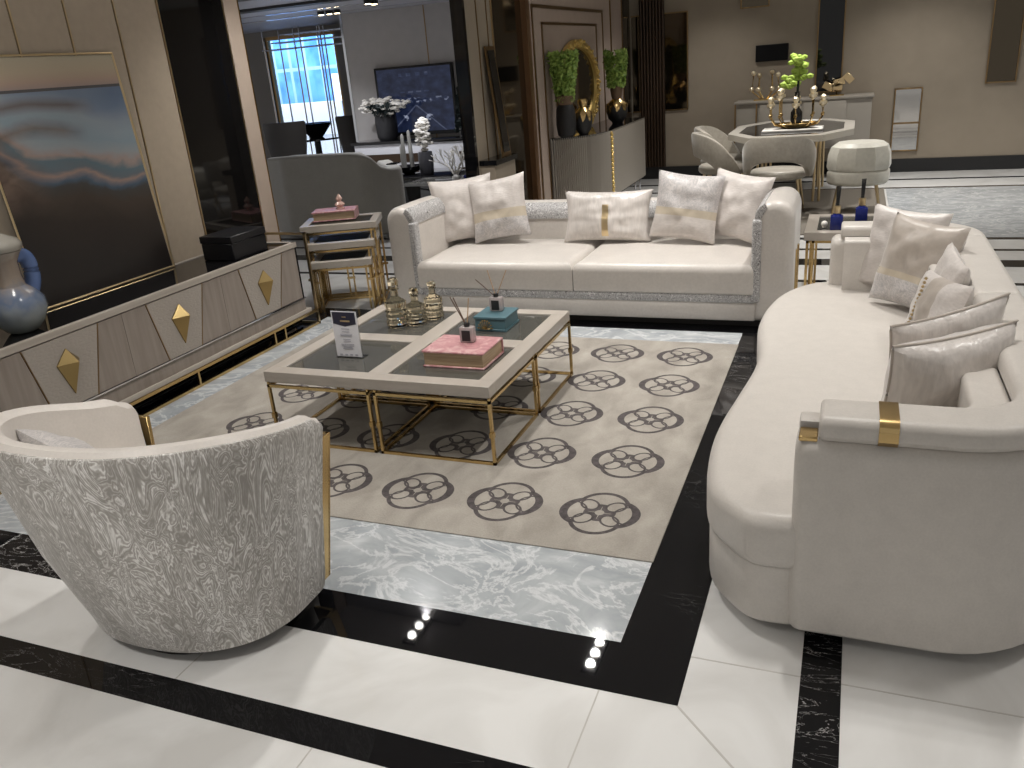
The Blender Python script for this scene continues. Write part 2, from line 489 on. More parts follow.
def rsec(w, z0, z1, r, n=6, r0=.01):
    """closed section (offset, z): flat bottom, rounded top"""
    h = w/2; s = []
    s += [(-h+r0, z0), (h-r0, z0), (h, z0+r0)]
    for k in range(n+1):
        q = PI/2*k/n; s.append((h-r+r*math.cos(q), z1-r+r*math.sin(q)))
    for k in range(n+1):
        q = PI/2+PI/2*k/n; s.append((-h+r+r*math.cos(q), z1-r+r*math.sin(q)))
    s.append((-h, z0+r0)); return s
def sweep(bm, path, sec, endr=.03, n=4):
    """sweep a section (function of s in 0..1, or a list) along a plan path, rounding the ends"""
    L = [0]
    for a, b in zip(path, path[1:]): L.append(L[-1]+(b-a).length)
    rings = []
    def ring(p, t, se, inset=0.):
        nx, ny = t.y, -t.x
        cz = (max(z for o, z in se)+min(z for o, z in se))/2
        hw = max(abs(o) for o, z in se); hh = max(abs(z-cz) for o, z in se)
        return ringv(bm, [(p.x+nx*o*(1-inset/hw), p.y+ny*o*(1-inset/hw), cz+(z-cz)*(1-inset/hh)) for o, z in se])
    N = len(path)
    for i, p in enumerate(path):
        t = (path[min(i+1, N-1)]-path[max(i-1, 0)]).normalized()
        se = sec(L[i]/L[-1]) if callable(sec) else sec
        if i == 0 and endr:
            for k in range(n):
                q = PI/2*(1-k/n)
                rings.append(ring(p+t*endr*(1-math.sin(q)), t, se, endr*(1-math.cos(q))))
            rings.append(ring(p+t*endr, t, se))
        elif i == N-1 and endr:
            rings.append(ring(p-t*endr, t, se))
            for k in range(1, n+1):
                q = PI/2*k/n
                rings.append(ring(p-t*endr*(1-math.sin(q)), t, se, endr*(1-math.cos(q))))
        else: rings.append(ring(p, t, se))
    skin(bm, rings)
    return bm

def slab(bm, outline, z0, z1, r=.04, n=5, crown=0., rb=None, cen=None):
    """soft cushion from a plan outline: edges rounded by insetting the outline"""
    P = [Vector((p[0], p[1])) for p in outline]; N = len(P)
    c = sum(P, Vector((0, 0)))/N if cen is None else Vector(cen)
    nor = []
    for i in range(N):
        t = (P[(i+1) % N]-P[i-1]).normalized(); nor.append(Vector((t.y, -t.x)))
    area = sum(P[i].x*P[(i+1) % N].y-P[(i+1) % N].x*P[i].y for i in range(N))
    if area < 0: nor = [-q for q in nor]
    rb = r if rb is None else rb
    rings = []
    for k in range(n+1):
        q = PI/2*k/n; rings.append(ringv(bm, [(*(p-m_*rb*(1-math.sin(q))), z0+rb*(1-math.cos(q))) for p, m_ in zip(P, nor)]))
    for k in range(n+1):
        q = PI/2*k/n; rings.append(ringv(bm, [(*(p-m_*r*(1-math.cos(q))), z1-r*(1-math.sin(q))) for p, m_ in zip(P, nor)]))
    if crown:
        base = [p-m_*r for p, m_ in zip(P, nor)]
        for s in (.85, .6, .3, .08):
            rings.append(ringv(bm, [(*(c+(p-c)*s), z1+crown*(1-s*s)) for p in base]))
        skin(bm, rings, True, False); bm.faces.new(rings[0][::-1]); q = bm.verts.new((*c, z1+crown)); T = rings[-1]
        for k in range(N): bm.faces.new((T[k], T[(k+1) % N], q))
        return bm
    skin(bm, rings); return bm

def pillow(label, w, h, t, base, yaw, lean, roll, mats, group=None, bands=None, seed=0, cord=None, puff=.42, beads=None, nm='throw_pillow', zc=None):
    """mats: list; bands(u, v) -> material index. Front faces local -Y, base edge at z=0."""
    bm = B(); n = 26
    g = {}
    for s in (-1, 1):
        for i in range(n+1):
            for j in range(n+1):
                if s == 1 and (i in (0, n) or j in (0, n)): g[s, i, j] = g[-1, i, j]; continue
                u, v = 2*i/n-1, 2*j/n-1
                x = w/2*u*(1-.085*(1-v*v)); z = h/2*v*(1-.085*(1-u*u))
                th = t/2*(max(0, (1-u**4)*(1-v**4)))**puff*(.72+.28*(1-u*u)*(1-v*v))
                q = noise.noise(Vector((u*2.2+seed*3.1, v*2.2, s*2.+seed)))*.020*(1-(u*u*v*v))
                q += noise.noise(Vector((u*5+seed, v*3.5+seed*2, s*3.)))*.009
                g[s, i, j] = bm.verts.new((x, s*(th+q*min(1, th*12)), z))
    uvf = []
    for s in (-1, 1):
        for i in range(n):
            for j in range(n):
                f = bm.faces.new((g[s, i, j], g[s, i+1, j], g[s, i+1, j+1], g[s, i, j+1]))
                if bands: f.material_index = bands(2*(i+.5)/n-1, 2*(j+.5)/n-1)
    R = Matrix.Rotation(roll, 4, 'Y')
    def tf(c): return R @ Vector(c)
    for v in bm.verts: v.co = tf(v.co)
    zmin = min(v.co.z for v in bm.verts)
    sh = Vector((0, 0, -zmin))
    for v in bm.verts: v.co += sh
    o = build(nm, bm, mats, None)
    o.location = base; o.rotation_euler = (-lean, 0, yaw); o.rotation_mode = 'XYZ'
    tag(o, label, 'cushion', group)
    if cord:
        cb = B(); ed = []
        for i in range(n): ed.append((i, 0))
        for j in range(n): ed.append((n, j))
        for i in range(n, 0, -1): ed.append((i, n))
        for j in range(n, 0, -1): ed.append((0, j))
        pts = []
        for i, j in ed:
            u, v = 2*i/n-1, 2*j/n-1
            pts.append(tf((w/2*u*(1-.085*(1-v*v)), 0, h/2*v*(1-.085*(1-u*u))))+sh)
        pts.append(pts[0])
        tube(cb, pts, .0045, 6, False)
        c = build('piping', cb, cord, o, local=True); c['label'] = 'corded edge'
    if beads:
        bb = B()
        for (u, v) in beads:
            p = tf((w/2*u, -t/2*.98, h/2*v))+sh
            ball(bb, p, .007, sub=1)
        build('bead_strip', bb, M['gold_pale'], o, local=True)
    return o

# ------------------------------------------------------------------ setting
WX = -3.95       # wall behind the painting
FY = 11.27       # far wall
struct('floor', box(B(), -13, 9, -3, 14.2, -.1, 0), M['white_stone'])
E_ = .0012
# grey marble field with black border
trim(-3.45, -.540, 1.913, 4.82, -.01, E_, M['grey_stone'])
trim(-4.1, -.335, 1.708, 1.913, -.01, E_, M['black_stone'])
trim(-.540, -.335, 1.913, 6.52, -.01, E_, M['black_stone'])
trim(-3.66, -.540, 4.82, 5.03, -.01, E_, M['black_stone'])
trim(-3.66, -3.45, 1.913, 4.82, -.01, E_, M['black_stone'])
trim(-4.1, .06, 1.30, 1.405, -.01, E_, M['black_stone'])
trim(-.042, .06, 1.405, 6.52, -.01, E_, M['black_stone'])
# cross bands behind the sofa
for y0, y1 in ((6.02, 6.08), (6.52, 6.72), (7.02, 7.08), (7.42, 7.5), (10.02, 10.1), (10.62, 10.7)):
    trim(-8, 8, y0, y1, -.01, E_, M['black_stone'])
trim(.36, 8, 7.5, 10.02, -.01, E_, M['grey_stone'])
trim(-8, -2.83, 7.9, 10.0, -.01, E_+.0005, M['white_stone'])
for a in ((-.55, -.546, 1.405, 1.708), (-1.75, -1.746, 1.405, 1.708), (.06, 9, 1.905, 1.909), (-.335, -.042, 1.905, 1.909), (-1.2, -1.196, -2, 1.30), (-2.6, -2.596, -2, 1.3)):
    trim(a[0], a[1], a[2], a[3], -.01, E_*.6, M['grout'])
_b = B(); prism(_b, [(-.338, 1.706), (-.334, 1.710), (-.036, 1.412), (-.040, 1.408)], -.01, E_*.6)
TN[0] += 1; struct('trim_%d' % TN[0], _b, M['grout'])

# left wall with leather panels, gold reveals and the smoked mirror
struct('wall_left', box(B(), -4.12, WX-.012, -2.5, 5.09, 0, 2.8), M['gold_dark'])
def wpanel(y0, y1, z0, z1, m, d=.012, x=WX): return trim(x-d, x, y0, y1, z0, z1, m)
ys = [-2.5, .7, 1.4, 2.0, 2.62, 3.298, 3.636, 3.980]
for a, b in zip(ys, ys[1:]): wpanel(a+.006, b-.006, 0, 2.8, M['wall_beige'])
wpanel(3.986, 4.315, 0, 2.8, M['wall_beige'])
wpanel(4.935, 5.08, 0, 2.8, M['wall_pink'], .02)
for y in (3.30, 3.638, 3.983, 2.62, 2.0, 4.328, 4.925):
    trim(WX-.012, WX+.003, y-.005, y+.005, 0, 2.8, M['gold_pale'])
trim(WX-.012, WX+.003, 5.080, 5.092, 0, 2.8, M['gold'])
wpanel(4.333, 4.920, 0, 2.8, M['dark_mirror'], .010)
struct('wall_end', box(B(), -4.12, WX-.02, 5.09, 5.10, 0, 2.8), M['wall_pink'])

# ceilings
struct('ceiling', box(B(), -4.12, 9, -1.0, 14.2, 2.8, 2.9), M['ceiling'])
struct('ceiling_lounge', box(B(), -13, -2.83, 5.1, 14.2, 2.45, 2.8), M['ceiling_tv'])
for y in (6.3, 7.6, 8.9):
    trim(-11, -2.83, y, y+.22, 2.42, 2.45, M['black'])
for y in (9.9, 10.7):
    trim(-11, -2.83, y, y+.06, 2.44, 2.45, M['chrome'])

# far wall
struct('wall_back', box(B(), -2.75, 9, FY, FY+.2, 0, 2.8), M['wall_far'])
struct('wall_lounge', box(B(), -6.98, -2.75, FY, FY+.2, 0, 2.8), M['wall_tv'])
struct('baseboard_back', box(B(), -2.75, 9, FY-.02, FY, 0, .155), M['black'])
trim(-5.66, -5.645, FY-.004, FY, 0, 2.45, M['gold_dark'])
trim(-7.02, -6.98, FY-.01, FY+.2, 0, 2.45, M['chrome'])
struct('wall_niche', box(B(), -7.06, -6.98, FY+.2, 13, 0, 2.45), M['copper'])
# shopfront wall with a window
WY = 13.0
struct('wall_window', box(B(), -13, -9.70, WY, WY+.2, 0, 2.45), M['wall_grey'])
struct('wall_window_side', box(B(), -8.24, -6.98, WY, WY+.2, 0, 2.45), M['wall_grey'])
struct('wall_window_head', box(B(), -9.70, -8.24, WY, WY+.2, 2.36, 2.45), M['wall_grey'])
_b = B()
for a in ((-9.70, -9.64, .0, 2.36), (-8.30, -8.24, .0, 2.36), (-9.64, -8.30, 2.30, 2.36), (-9.64, -8.30, 0, .06)):
    box(_b, a[0], a[1], WY+.04, WY+.12, a[2], a[3])
w1 = struct('window_1', _b, M['gold_dark'])
pn = bx('pane', -9.64, -8.30, WY+.075, WY+.083, .06, 2.30, M['clear'], w1); pn['kind'] = 'structure'

# partition with mirrors, pilaster and framed panel
PX = -2.75
struct('wall_partition', box(B(), PX-.10, PX-.012, 6.16, FY, 0, 2.8), M['wall_grey'])
struct('wall_partition_end', box(B(), PX-.10, PX, 6.12, 6.16, 0, 2.8), M['black_gloss'])
def pp(y0, y1, z0, z1, m, d=.012, x=PX): return trim(x-d, x, y0, y1, z0, z1, m)
pp(6.16, 6.66, 0, 2.8, M['wall_far'])
for y in (6.36, 6.56): trim(PX, PX+.006, y, y+.012, 0, 2.8, M['gold_dark'])
pp(6.66, 7.34, 0, 2.8, M['bronze_mirror'])
trim(PX, PX+.01, 6.65, 6.67, 0, 2.8, M['gold_pale'])
trim(PX-.012, PX+.05, 7.34, 7.42, 0, 2.8, M['copper'])
trim(PX-.012, PX+.03, 7.42, 7.48, 0, 2.8, M['gold_dark'])
pp(7.48, 10.85, 0, 2.8, M['wall_panel'])
for a in ((7.60, 7.63, .1, 2.06), (9.95, 9.98, .1, 2.06), (7.60, 9.98, 2.05, 2.08), (7.85, 7.88, .1, 1.93), (9.68, 9.71, .1, 1.93), (7.85, 9.71, 1.91, 1.935)):
    trim(PX, PX+.008, a[0], a[1], a[2], a[3], M['gold_dark'])
pp(10.88, FY, .88, 2.8, M['bronze_mirror']); pp(10.88, FY, 0, .88, M['copper_dark'])
trim(PX, PX+.012, 10.3, 10.33, 0, 2.8, M['gold_dark']); trim(PX, PX+.012, 10.84, 10.87, 0, 2.8, M['gold_dark'])

# ------------------------------------------------------------------ rug
_b = B(); box(_b, -3.25, -.536, 2.335, 4.60, E_, .006, .002, 1)
solo('rug', _b, M['rug'], 'taupe silk rug patterned with rows of dark flower roundels', 'rug', (-.798, 2.605, .0012))

# ------------------------------------------------------------------ coffee table
CX0, CX1, CY0, CY1 = -2.473, -1.335, 2.885, 3.985
CZ = .365
ct = thing('coffee_table', 'square taupe coffee table with four smoked glass panes on gold frames', 'table', ((CX0+CX1)/2, (CY0+CY1)/2, .006))
xm, ym = (CX0+CX1)/2, (CY0+CY1)/2
RW, MW = .075, .05
fr = B()
for a in ((CX0, CX1, CY0, CY0+RW), (CX0, CX1, CY1-RW, CY1), (CX0, CX0+RW, CY0+RW, CY1-RW), (CX1-RW, CX1, CY0+RW, CY1-RW), (xm-MW, xm+MW, CY0+RW, CY1-RW),
          (CX0+RW, xm-MW, ym-MW, ym+MW), (xm+MW, CX1-RW, ym-MW, ym+MW)):
    box(fr, a[0], a[1], a[2], a[3], CZ-.052, CZ, .002, 1)
build('top_frame', fr, M['lacquer'], ct)
for x0, x1 in ((CX0+RW, xm-MW), (xm+MW, CX1-RW)):
    for y0, y1 in ((CY0+RW, ym-MW), (ym+MW, CY1-RW)):
        bx('glass_pane', x0, x1, y0, y1, CZ-.016, CZ-.008, M['smoked'], ct)
def rodbox(bm, a, b, s):
    a, b = Vector(a), Vector(b)
    box(bm, min(a.x, b.x)-s, max(a.x, b.x)+s, min(a.y, b.y)-s, max(a.y, b.y)+s, min(a.z, b.z)-s, max(a.z, b.z)+s)
S_ = .0065
for i, (x0, x1) in enumerate(((CX0+.02, xm-.018), (xm+.018, CX1-.003))):
    for j, (y0, y1) in enumerate(((CY0-.001, ym-.018), (ym+.018, CY1-.008))):
        f = B(); z0, z1 = .0128, CZ-.068
        for z in (z0, z1):
            rodbox(f, (x0, y0, z), (x1, y0, z), S_); rodbox(f, (x0, y1, z), (x1, y1, z), S_)
            rodbox(f, (x0, y0, z), (x0, y1, z), S_); rodbox(f, (x1, y0, z), (x1, y1, z), S_)
        for x in (x0, x1):
            for y in (y0, y1):
                rodbox(f, (x, y, z0), (x, y, z1), S_)
                box(f, x-.010, x+.010, y-.010, y+.010, .135, .160)
                box(f, x-.005, x+.005, y-.005, y+.005, z1, CZ-.05)
        build('base_frame', f, M['gold'], ct)

# things on the coffee table
GZ = CZ-.008
def diffuser(bm_loc, label, body, liquid, sticks, group=None, s=1., cap=None, label_m=None, loose=None):
    x, y, z = bm_loc
    t = thing('reed_diffuser', label, 'diffuser', bm_loc, 0, group)
    b = B(); box(b, x-.034*s, x+.034*s, y-.020*s, y+.020*s, z, z+.072*s, .006, 2); build('bottle', b, body, t)
    if liquid: 
        b = B(); box(b, x-.021*s, x+.021*s, y-.0225*s, y-.0195*s, z+.008*s, z+.058*s, .001, 1); build('bottle_label', b, liquid, t)
    b = B(); lathe(b, (x, y, z+.072*s), [(.013*s, 0), (.013*s, .018*s), (.010*s, .018*s)], 14); build('collar', b, cap or M['black'], t)
    for (dx, dy, dz, m) in sticks:
        b = B(); tube(b, [(x, y, z+.07*s), (x+dx, y+dy, z+dz)], .0026, 6); build('reed', b, m, t)
    return t
pk = thing('book', 'pink marbled keepsake book with gilt page edges on the coffee table', 'book', (-1.59, 3.20, GZ))
b = B(); box(b, -1.742, -1.440, 3.085, 3.320, GZ, GZ+.009, .003, 1); box(b, -1.742, -1.440, 3.085, 3.320, GZ+.068, GZ+.078, .003, 1); box(b, -1.742, -1.440, 3.313, 3.320, GZ+.005, GZ+.072)
build('cover', b, M['pink'], pk)
bx('page_block', -1.735, -1.447, 3.092, 3.312, GZ+.009, GZ+.068, M['pages'], pk)
diffuser((-1.575, 3.235, GZ+.0785), 'reed diffuser with dark label standing on the pink book', M['frost'], M['black'],
         [(-.075, .01, .205, M['reed']), (-.065, .02, .20, M['reed']), (.012, .02, .20, M['reed_pale'])])
tl = thing('book', 'teal storage book with gold sprig emblem on the coffee table', 'book', (-1.62, 3.71, GZ))
tb = B(); R5 = Matrix.Rotation(.06, 3, 'Z')
for z0, z1, e in ((0, .012, .0), (.012, .062, .006), (.062, .074, 0)):
    box(tb, -1.722+e, -1.545-e, 3.615+e, 3.80-e, GZ+z0, GZ+z1, .002, 1)
build('cover', tb, M['teal'], tl)
eb = B()
for k in range(9):
    q = PI*(k+.5)/9; r_ = .034
    tube(eb, [(-1.655, 3.608, GZ+.012), (-1.655+r_*.5*math.cos(q), 3.604, GZ+.012+r_*.6*math.sin(q)), (-1.655+r_*math.cos(q)*1.1, 3.607, GZ+.012+.046*math.sin(q))], .0022, 5)
    ball(eb, (-1.655+r_*math.cos(q)*1.1, 3.606, GZ+.012+.046*math.sin(q)), .0055, sub=1)
build('sprig_emblem', eb, M['gold'], tl)
diffuser((-1.638, 3.735, GZ+.0745), 'reed diffuser with black ribbon standing on the teal book', M['frost'], M['black'],
         [(-.115, .02, .155, M['reed']), (-.045, .02, .205, M['reed_pale']), (.055, .03, .205, M['reed_pale'])])
def decanter(x, y, r, hb, hn, label, seed):
    t = thing('decanter', label, 'decanter', (x, y, GZ), 0, None)
    b = B(); lathe(b, (x, y, GZ), [(r*.85, 0), (r, .008), (r*1.02, hb*.25), (r*.92, hb*.32), (r*1.02, hb*.40), (r*.92, hb*.48), (r*1.02, hb*.57), (r*.92, hb*.66), (r, hb*.76), (r, hb*.9), (r*.6, hb), (r*.36, hb*1.08), (r*.34, hb*1.3), (r*.5, hb*1.34)], 48, 12, .04)
    build('bottle', b, M['crystal'], t, ang=25)
    b = B(); lathe(b, (x, y, GZ+hb*1.34), [(r*.3, 0), (r*.3, hn*.15), (r*.48, hn*.3), (r*.52, hn*.7), (r*.42, hn), (r*.1, hn*1.05)], 12, 6, .08)
    build('stopper', b, M['crystal'], t, ang=20)
M['amber'] = glass('pale champagne liquid', (.93, .88, .74), .05, .4, (.70, .55, .30))
decanter(-2.172, 3.640, .055, .150, .060, 'tall cut crystal decanter with long neck on the coffee table', 1)
decanter(-2.085, 3.690, .052, .115, .040, 'short ribbed crystal decanter between two other decanters', 2)
decanter(-2.035, 3.800, .048, .125, .034, 'short crystal decanter standing rearmost in the decanter trio', 3)
sg = thing('card_holder', 'clear acrylic holder with a printed white card on the coffee table', 'sign', (-2.165, 3.14, GZ))
cx, cy = -2.165, 3.145
W2 = .068; RZ = Matrix.Rotation(.12, 3, 'Z')
def card(bm, x0, x1, z0, z1, y0, y1): box(bm, cx+x0, cx+x1, cy+y0, cy+y1, GZ+z0, GZ+z1)
b = B(); card(b, -W2-.004, W2+.004, 0, .232, .006, .009); card(b, -W2-.004, W2+.004, 0, .004, -.004, .05)
build('acrylic_stand', b, M['clear'], sg)
b = B(); card(b, -W2, W2, .005, .228, .0005, .005); build('card', b, M['paper'], sg)
b = B(); a_ = ringv(b, [(cx+q[0], cy-.0005, GZ+q[1]) for q in ((-W2+.006, .225), (W2-.006, .225), (W2-.006, .168), (0, .155), (-W2+.006, .168))]); c_ = ringv(b, [(v.co.x, cy+.0005, v.co.z) for v in a_]); skin(b, [a_, c_])
build('card_header', b, M['ink'], sg)
b = B()
card(b, -.022, .030, .178, .186, -.0012, -.0004); card(b, -.010, .012, .200, .204, -.0012, -.0004)
build('header_lettering', b, M['gold_pale'], sg)
b = B()
for (z, w) in ((.142, .022), (.128, .020), (.114, .034), (.108, .030), (.090, .020), (.080, .020), (.066, .036), (.058, .034), (.050, .024), (.044, .028)):
    card(b, -w, w, z, z+.0035, -.0012, -.0004)
for k in range(4): card(b, -.050+k*.028, -.036+k*.028, .012, .018, -.0012, -.0004)
build('text_lines', b, M['greytext'], sg)

# ------------------------------------------------------------------ long sofa
SY = 4.90
sf = thing('sofa', 'long cream sofa with silver trim facing the coffee table', 'sofa', (-1.6, 5.3, .002))
bx('plinth', -2.84, -.36, SY+.06, 5.80, .002, .05, M['plinth'], sf)
path = dense(arcpath([(-2.815, SY), (-2.815, 5.745), (-.385, 5.745), (-.385, SY)], .24, 10), .08)
def hsec(s):
    # arms high, back lower
    k = 1/(1+math.exp(-(abs(s-.5)-.30)/.022))
    top = .655+.105*k
    return rsec(.215, .045, top, .100, 7)
b = B(); sweep(b, path, hsec, .05); build('shell', b, M['cream'], sf)
b = B(); box(b, -2.72, -.48, SY+.012, 5.70, .045, .165, .012, 2); build('front_rail', b, M['cream'], sf)
b = B(); box(b, -2.72, -.48, SY-.004, 5.68, .160, .218, .012, 2); build('fringe_band', b, M['silver_trim'], sf)
for x0, x1 in ((-2.706, -1.603), (-1.597, -.494)):
    o = [(x0, SY-.02), (x1, SY-.02), (x1, 5.66), (x0, 5.66)]
    o = [tuple(p) for p in dense([Vector(q) for q in o+[o[0]]], .12)[:-1]]
    b = B(); slab(b, o, .213, .398, .055, 6, .012, .02); build('seat_cushion', b, M['cream'], sf)
# silver bands up the arm fronts and along the inner top
for x0, x1 in ((-2.745, -2.690), (-.510, -.455)):
    b = B(); box(b, x0, x1, SY-.012, SY+.06, .165, .66, .018, 3); build('arm_trim', b, M['silver_trim'], sf)
ip = dense(arcpath([(-2.815, SY+.002), (-2.815, 5.745), (-.385, 5.745), (-.385, SY+.002)], .24, 10), .06)
def bsec(s):
    z = hsec(s)[6][1]; top = max(q for o, q in hsec(s)); h, r, d = .1075, .100, .007
    p = [(h+d, top-.115), (h+d, top-r)]+[(h-r+(r+d)*math.cos(PI/2*k/6), top-r+(r+d)*math.sin(PI/2*k/6)) for k in range(1, 5)]
    return p+[(h-r+(r-.02)*math.cos(PI/3), top-r+(r-.02)*math.sin(PI/3)), (h-.02, top-.115)]
b = B(); sweep(b, ip, bsec, .01, 2); build('back_trim', b, M['silver_trim'], sf)
b = B()
for y in (5.10, 5.24): box(b, -.278, -.266, y, y+.035, .002, .44, .002, 1)
build('side_bar', b, M['gold'], sf)

two = lambda a, c, d, lo, hi: (lambda u, v: 0 if v > hi else (1 if v > lo else 2))
SG = 'cushions on the long sofa'
pillow('plain pale silk square cushion against the long sofa arm by the nesting tables', .46, .46, .15, (-2.58, 5.44, .405), .42, .22, -.06, [M['pillow_plain']], SG, seed=1)
pillow('square cushion with champagne band over silver damask lower half', .44, .44, .15, (-2.31, 5.40, .407), .0, .24, -.15, [M['pillow_plain'], M['pillow_band'], M['damask']], SG, lambda u, v: 0 if v > -.05 else (1 if v > -.35 else 2), seed=2)
pillow('wide rectangular cushion with narrow gold centre stripe', .62, .35, .15, (-1.53, 5.46, .407), .0, .24, .0, [M['pillow_shiny'], M['gold_pale']], SG, lambda u, v: 1 if abs(u-.02) < .06 and v < .45 and v > -.85 else 0, seed=3)
pillow('square cushion with damask upper half and plain taupe lower half', .45, .44, .15, (-.99, 5.39, .407), -.12, .24, .10, [M['damask'], M['pillow_band'], M['pillow_taupe2'] if 'pillow_taupe2' in M else M['pillow_plain']], SG, lambda u, v: 0 if v > -.05 else (1 if v > -.3 else 2), seed=4)
pillow('plain pale square cushion against the long sofa arm by the dining area', .42, .43, .15, (-.68, 5.41, .405), -.42, .22, .12, [M['pillow_plain']], SG, seed=5)

# ------------------------------------------------------------------ curved sofa
cs = thing('sofa', 'curved pearl grey sofa with kidney shaped seat and gold arm bands', 'sofa', (.15, 3.3, .002))
kid = [(.05, 2.08), (-.03, 2.052), (-.110, 2.034), (-.195, 2.040), (-.262, 2.098), (-.335, 2.21), (-.368, 2.42), (-.372, 2.66), (-.344, 2.95), (-.318, 3.22), (-.318, 3.42), (-.346, 3.66), (-.358, 3.85), (-.345, 4.08), (-.30, 4.30), (-.215, 4.47), (-.12, 4.55), (-.045, 4.57), (-.03, 4.47)]
def catmull(P, n=5):
    out = []
    for i in range(len(P)-1):
        p0, p1, p2, p3 = [Vector(P[max(0, min(len(P)-1, k))]) for k in (i-1, i, i+1, i+2)]
        for k in range(n):
            t = k/n
            out.append(.5*((2*p1)+(-p0+p2)*t+(2*p0-5*p1+4*p2-p3)*t*t+(-p0+3*p1-3*p2+p3)*t**3))
    out.append(Vector(P[-1])); return out
kc = catmull(kid[1:-1])
full = kc+[Vector((-.02, 4.50)), Vector((.46, 4.47)), Vector((.46, 2.17))]
c0 = Vector((.1, 3.3))
inset = [c0+(p-c0)*.985 if p.x < 0 else p for p in full]
b = B(); slab(b, [tuple(p) for p in inset], .045, .245, .015, 3); build('seat_base', b, M['cream2'], cs)
b = B(); slab(b, [tuple(p) for p in full], .238, .402, .048, 6, .018, .03, (.12, 3.3)); build('seat_cushion', b, M['cream2'], cs)
b = B(); prism(b, [tuple(c0+(p-c0)*.93) for p in inset], .002, .046); build('plinth', b, M['plinth'], cs)
pth = dense(arcpath([(-.092, 2.115), (.515, 2.115), (.515, 4.54), (-.075, 4.54)], .235, 12), .08)
def csec(s): return rsec(.165, .045, .642, .045, 5, .015)
b = B(); sweep(b, pth, csec, .035); build('shell', b, M['cream2'], cs)
cpth = dense(arcpath([(-.036, 2.115), (.515, 2.115), (.515, 4.54), (-.03, 4.54)], .235, 12), .06)
def capsec(s): return [(o, z) for o, z in rsec(.158, .638, .706, .03, 5, .018)]
L_ = len(cpth)
def split(path, x=None):
    return path
cuts = [0, int(L_*.50), int(L_*.74), L_]
for a, c in zip(cuts, cuts[1:]):
    b = B(); sweep(b, cpth[max(0, a-1) if a else 0:c], capsec, .012, 3); build('top_bolster', b, M['cream2'], cs)
b = B(); sweep(b, [Vector((.104, 2.115)), Vector((.150, 2.115))], [(o*1.03, z) for o, z in rsec(.158, .636, .709, .03, 5, .018)], 0); build('arm_band', b, M['gold'], cs)
b = B(); box(b, -.086, -.034, 2.118, 2.185, .62, .662, .008, 2); build('arm_core', b, M['cream2'], cs)
b = B(); box(b, -.084, -.037, 2.050, 2.115, .632, .6455, .003, 1); build('arm_plate', b, M['gold'], cs)
bp = dense(arcpath([(-.02, 2.2425), (.3875, 2.2425), (.3875, 4.4125), (-.01, 4.4125)], .1075, 10), .08)
b = B(); sweep(b, bp, rsec(.105, .38, .655, .02, 4), 0); build('back_padding', b, M['cream2'], cs)
CG = 'cushions on the curved sofa'
pillow('white patterned cushion against the far arm of the curved sofa', .38, .40, .13, (.23, 4.28, .412), -.50, .22, .06, [M['damask2'] if 'damask2' in M else M['pillow_plain']], CG, seed=6)
pillow('large taupe satin cushion with damask foot on the curved sofa', .40, .41, .15, (.255, 3.98, .412), -.80, .28, .05, [M['pillow_taupe'], M['pillow_band'], M['damask']], CG, lambda u, v: 0 if v > -.25 else (1 if v > -.38 else 2), seed=7)
pillow('slim taupe cushion tucked between back of curved sofa and other cushions', .40, .36, .10, (.34, 3.58, .412), -1.5, .20, .04, [M['pillow_plain']], CG, seed=8)
pillow('taupe lumbar cushion with a row of gold beads on the curved sofa', .44, .32, .11, (.27, 3.32, .412), -1.35, .30, -.10, [M['pillow_plain'], M['pillow_taupe']], CG, lambda u, v: 1 if abs(u) < .3 else 0, seed=9, beads=[(-.32, -.8+.1*k) for k in range(17)])
pillow('shiny silver cushion with corded edge behind the crumpled silver cushion', .42, .35, .11, (.285, 2.875, .412), .62+PI, .22, .12, [M['pillow_shiny']], CG, seed=10, cord=M['pillow_taupe'])
pillow('crumpled shiny silver corded cushion nearest the gold arm band', .42, .35, .17, (.275, 2.67, .412), .62+PI, .22, .04, [M['pillow_shiny']], CG, seed=11, cord=M['pillow_taupe'])

# ------------------------------------------------------------------ barrel armchair
AC = (-1.885, 1.75, .0012); AR = .02
ac = thing('armchair', 'barrel armchair in wavy silver jacquard with ivory lining', 'armchair', AC, AR)
def chair_path(n=44, a=.372, b_=.31, f=.165):
    pts = [(a, f), (a, f*.5)]
    for k in range(n+1):
        q = -PI*k/n
        c_, s_ = math.cos(q), math.sin(q)
        e = .85
        pts.append((a*math.copysign(abs(c_)**e, c_), b_*math.copysign(abs(s_)**e, s_)))
    pts += [(-a, f*.5), (-a, f)]
    return [Vector(p) for p in pts]
CP = dense(chair_path(), .03)
def chair_rings(bm, prof, t0=0., clip=None):
    rings = []; N = len(CP)
    for i, p in enumerate(CP):
        t = (CP[min(i+1, N-1)]-CP[max(i-1, 0)]).normalized()
        nrm = Vector((-t.y, t.x))
        if nrm.dot(p) < 0 and p.y < .05: nrm = -nrm
        w = max(0, min(1, (.165-p.y)/.475)); w = w*w*(3-2*w)
        rings.append((p, nrm, w))
    # outward normal consistent
    out = []
    for (p, nr, w) in rings:
        if (p+nr*.01).length < p.length: nr = -nr
        out.append((p, nr, w))
    return out
CLEN = sum((q-p).length for p, q in zip(CP, CP[1:]))
def hh(w, e=1.): return .650+.122*w-.03*max(0, 1-e/.06)**2
CR = chair_rings(None, None)
def edist(i):
    d = sum((q-p).length for p, q in zip(CP[:i+1], CP[1:i+1])); return min(d, CLEN-d)
def lean_(y, z): return .095*max(0, 1-z/.62)*max(0, min(1, y/.165))
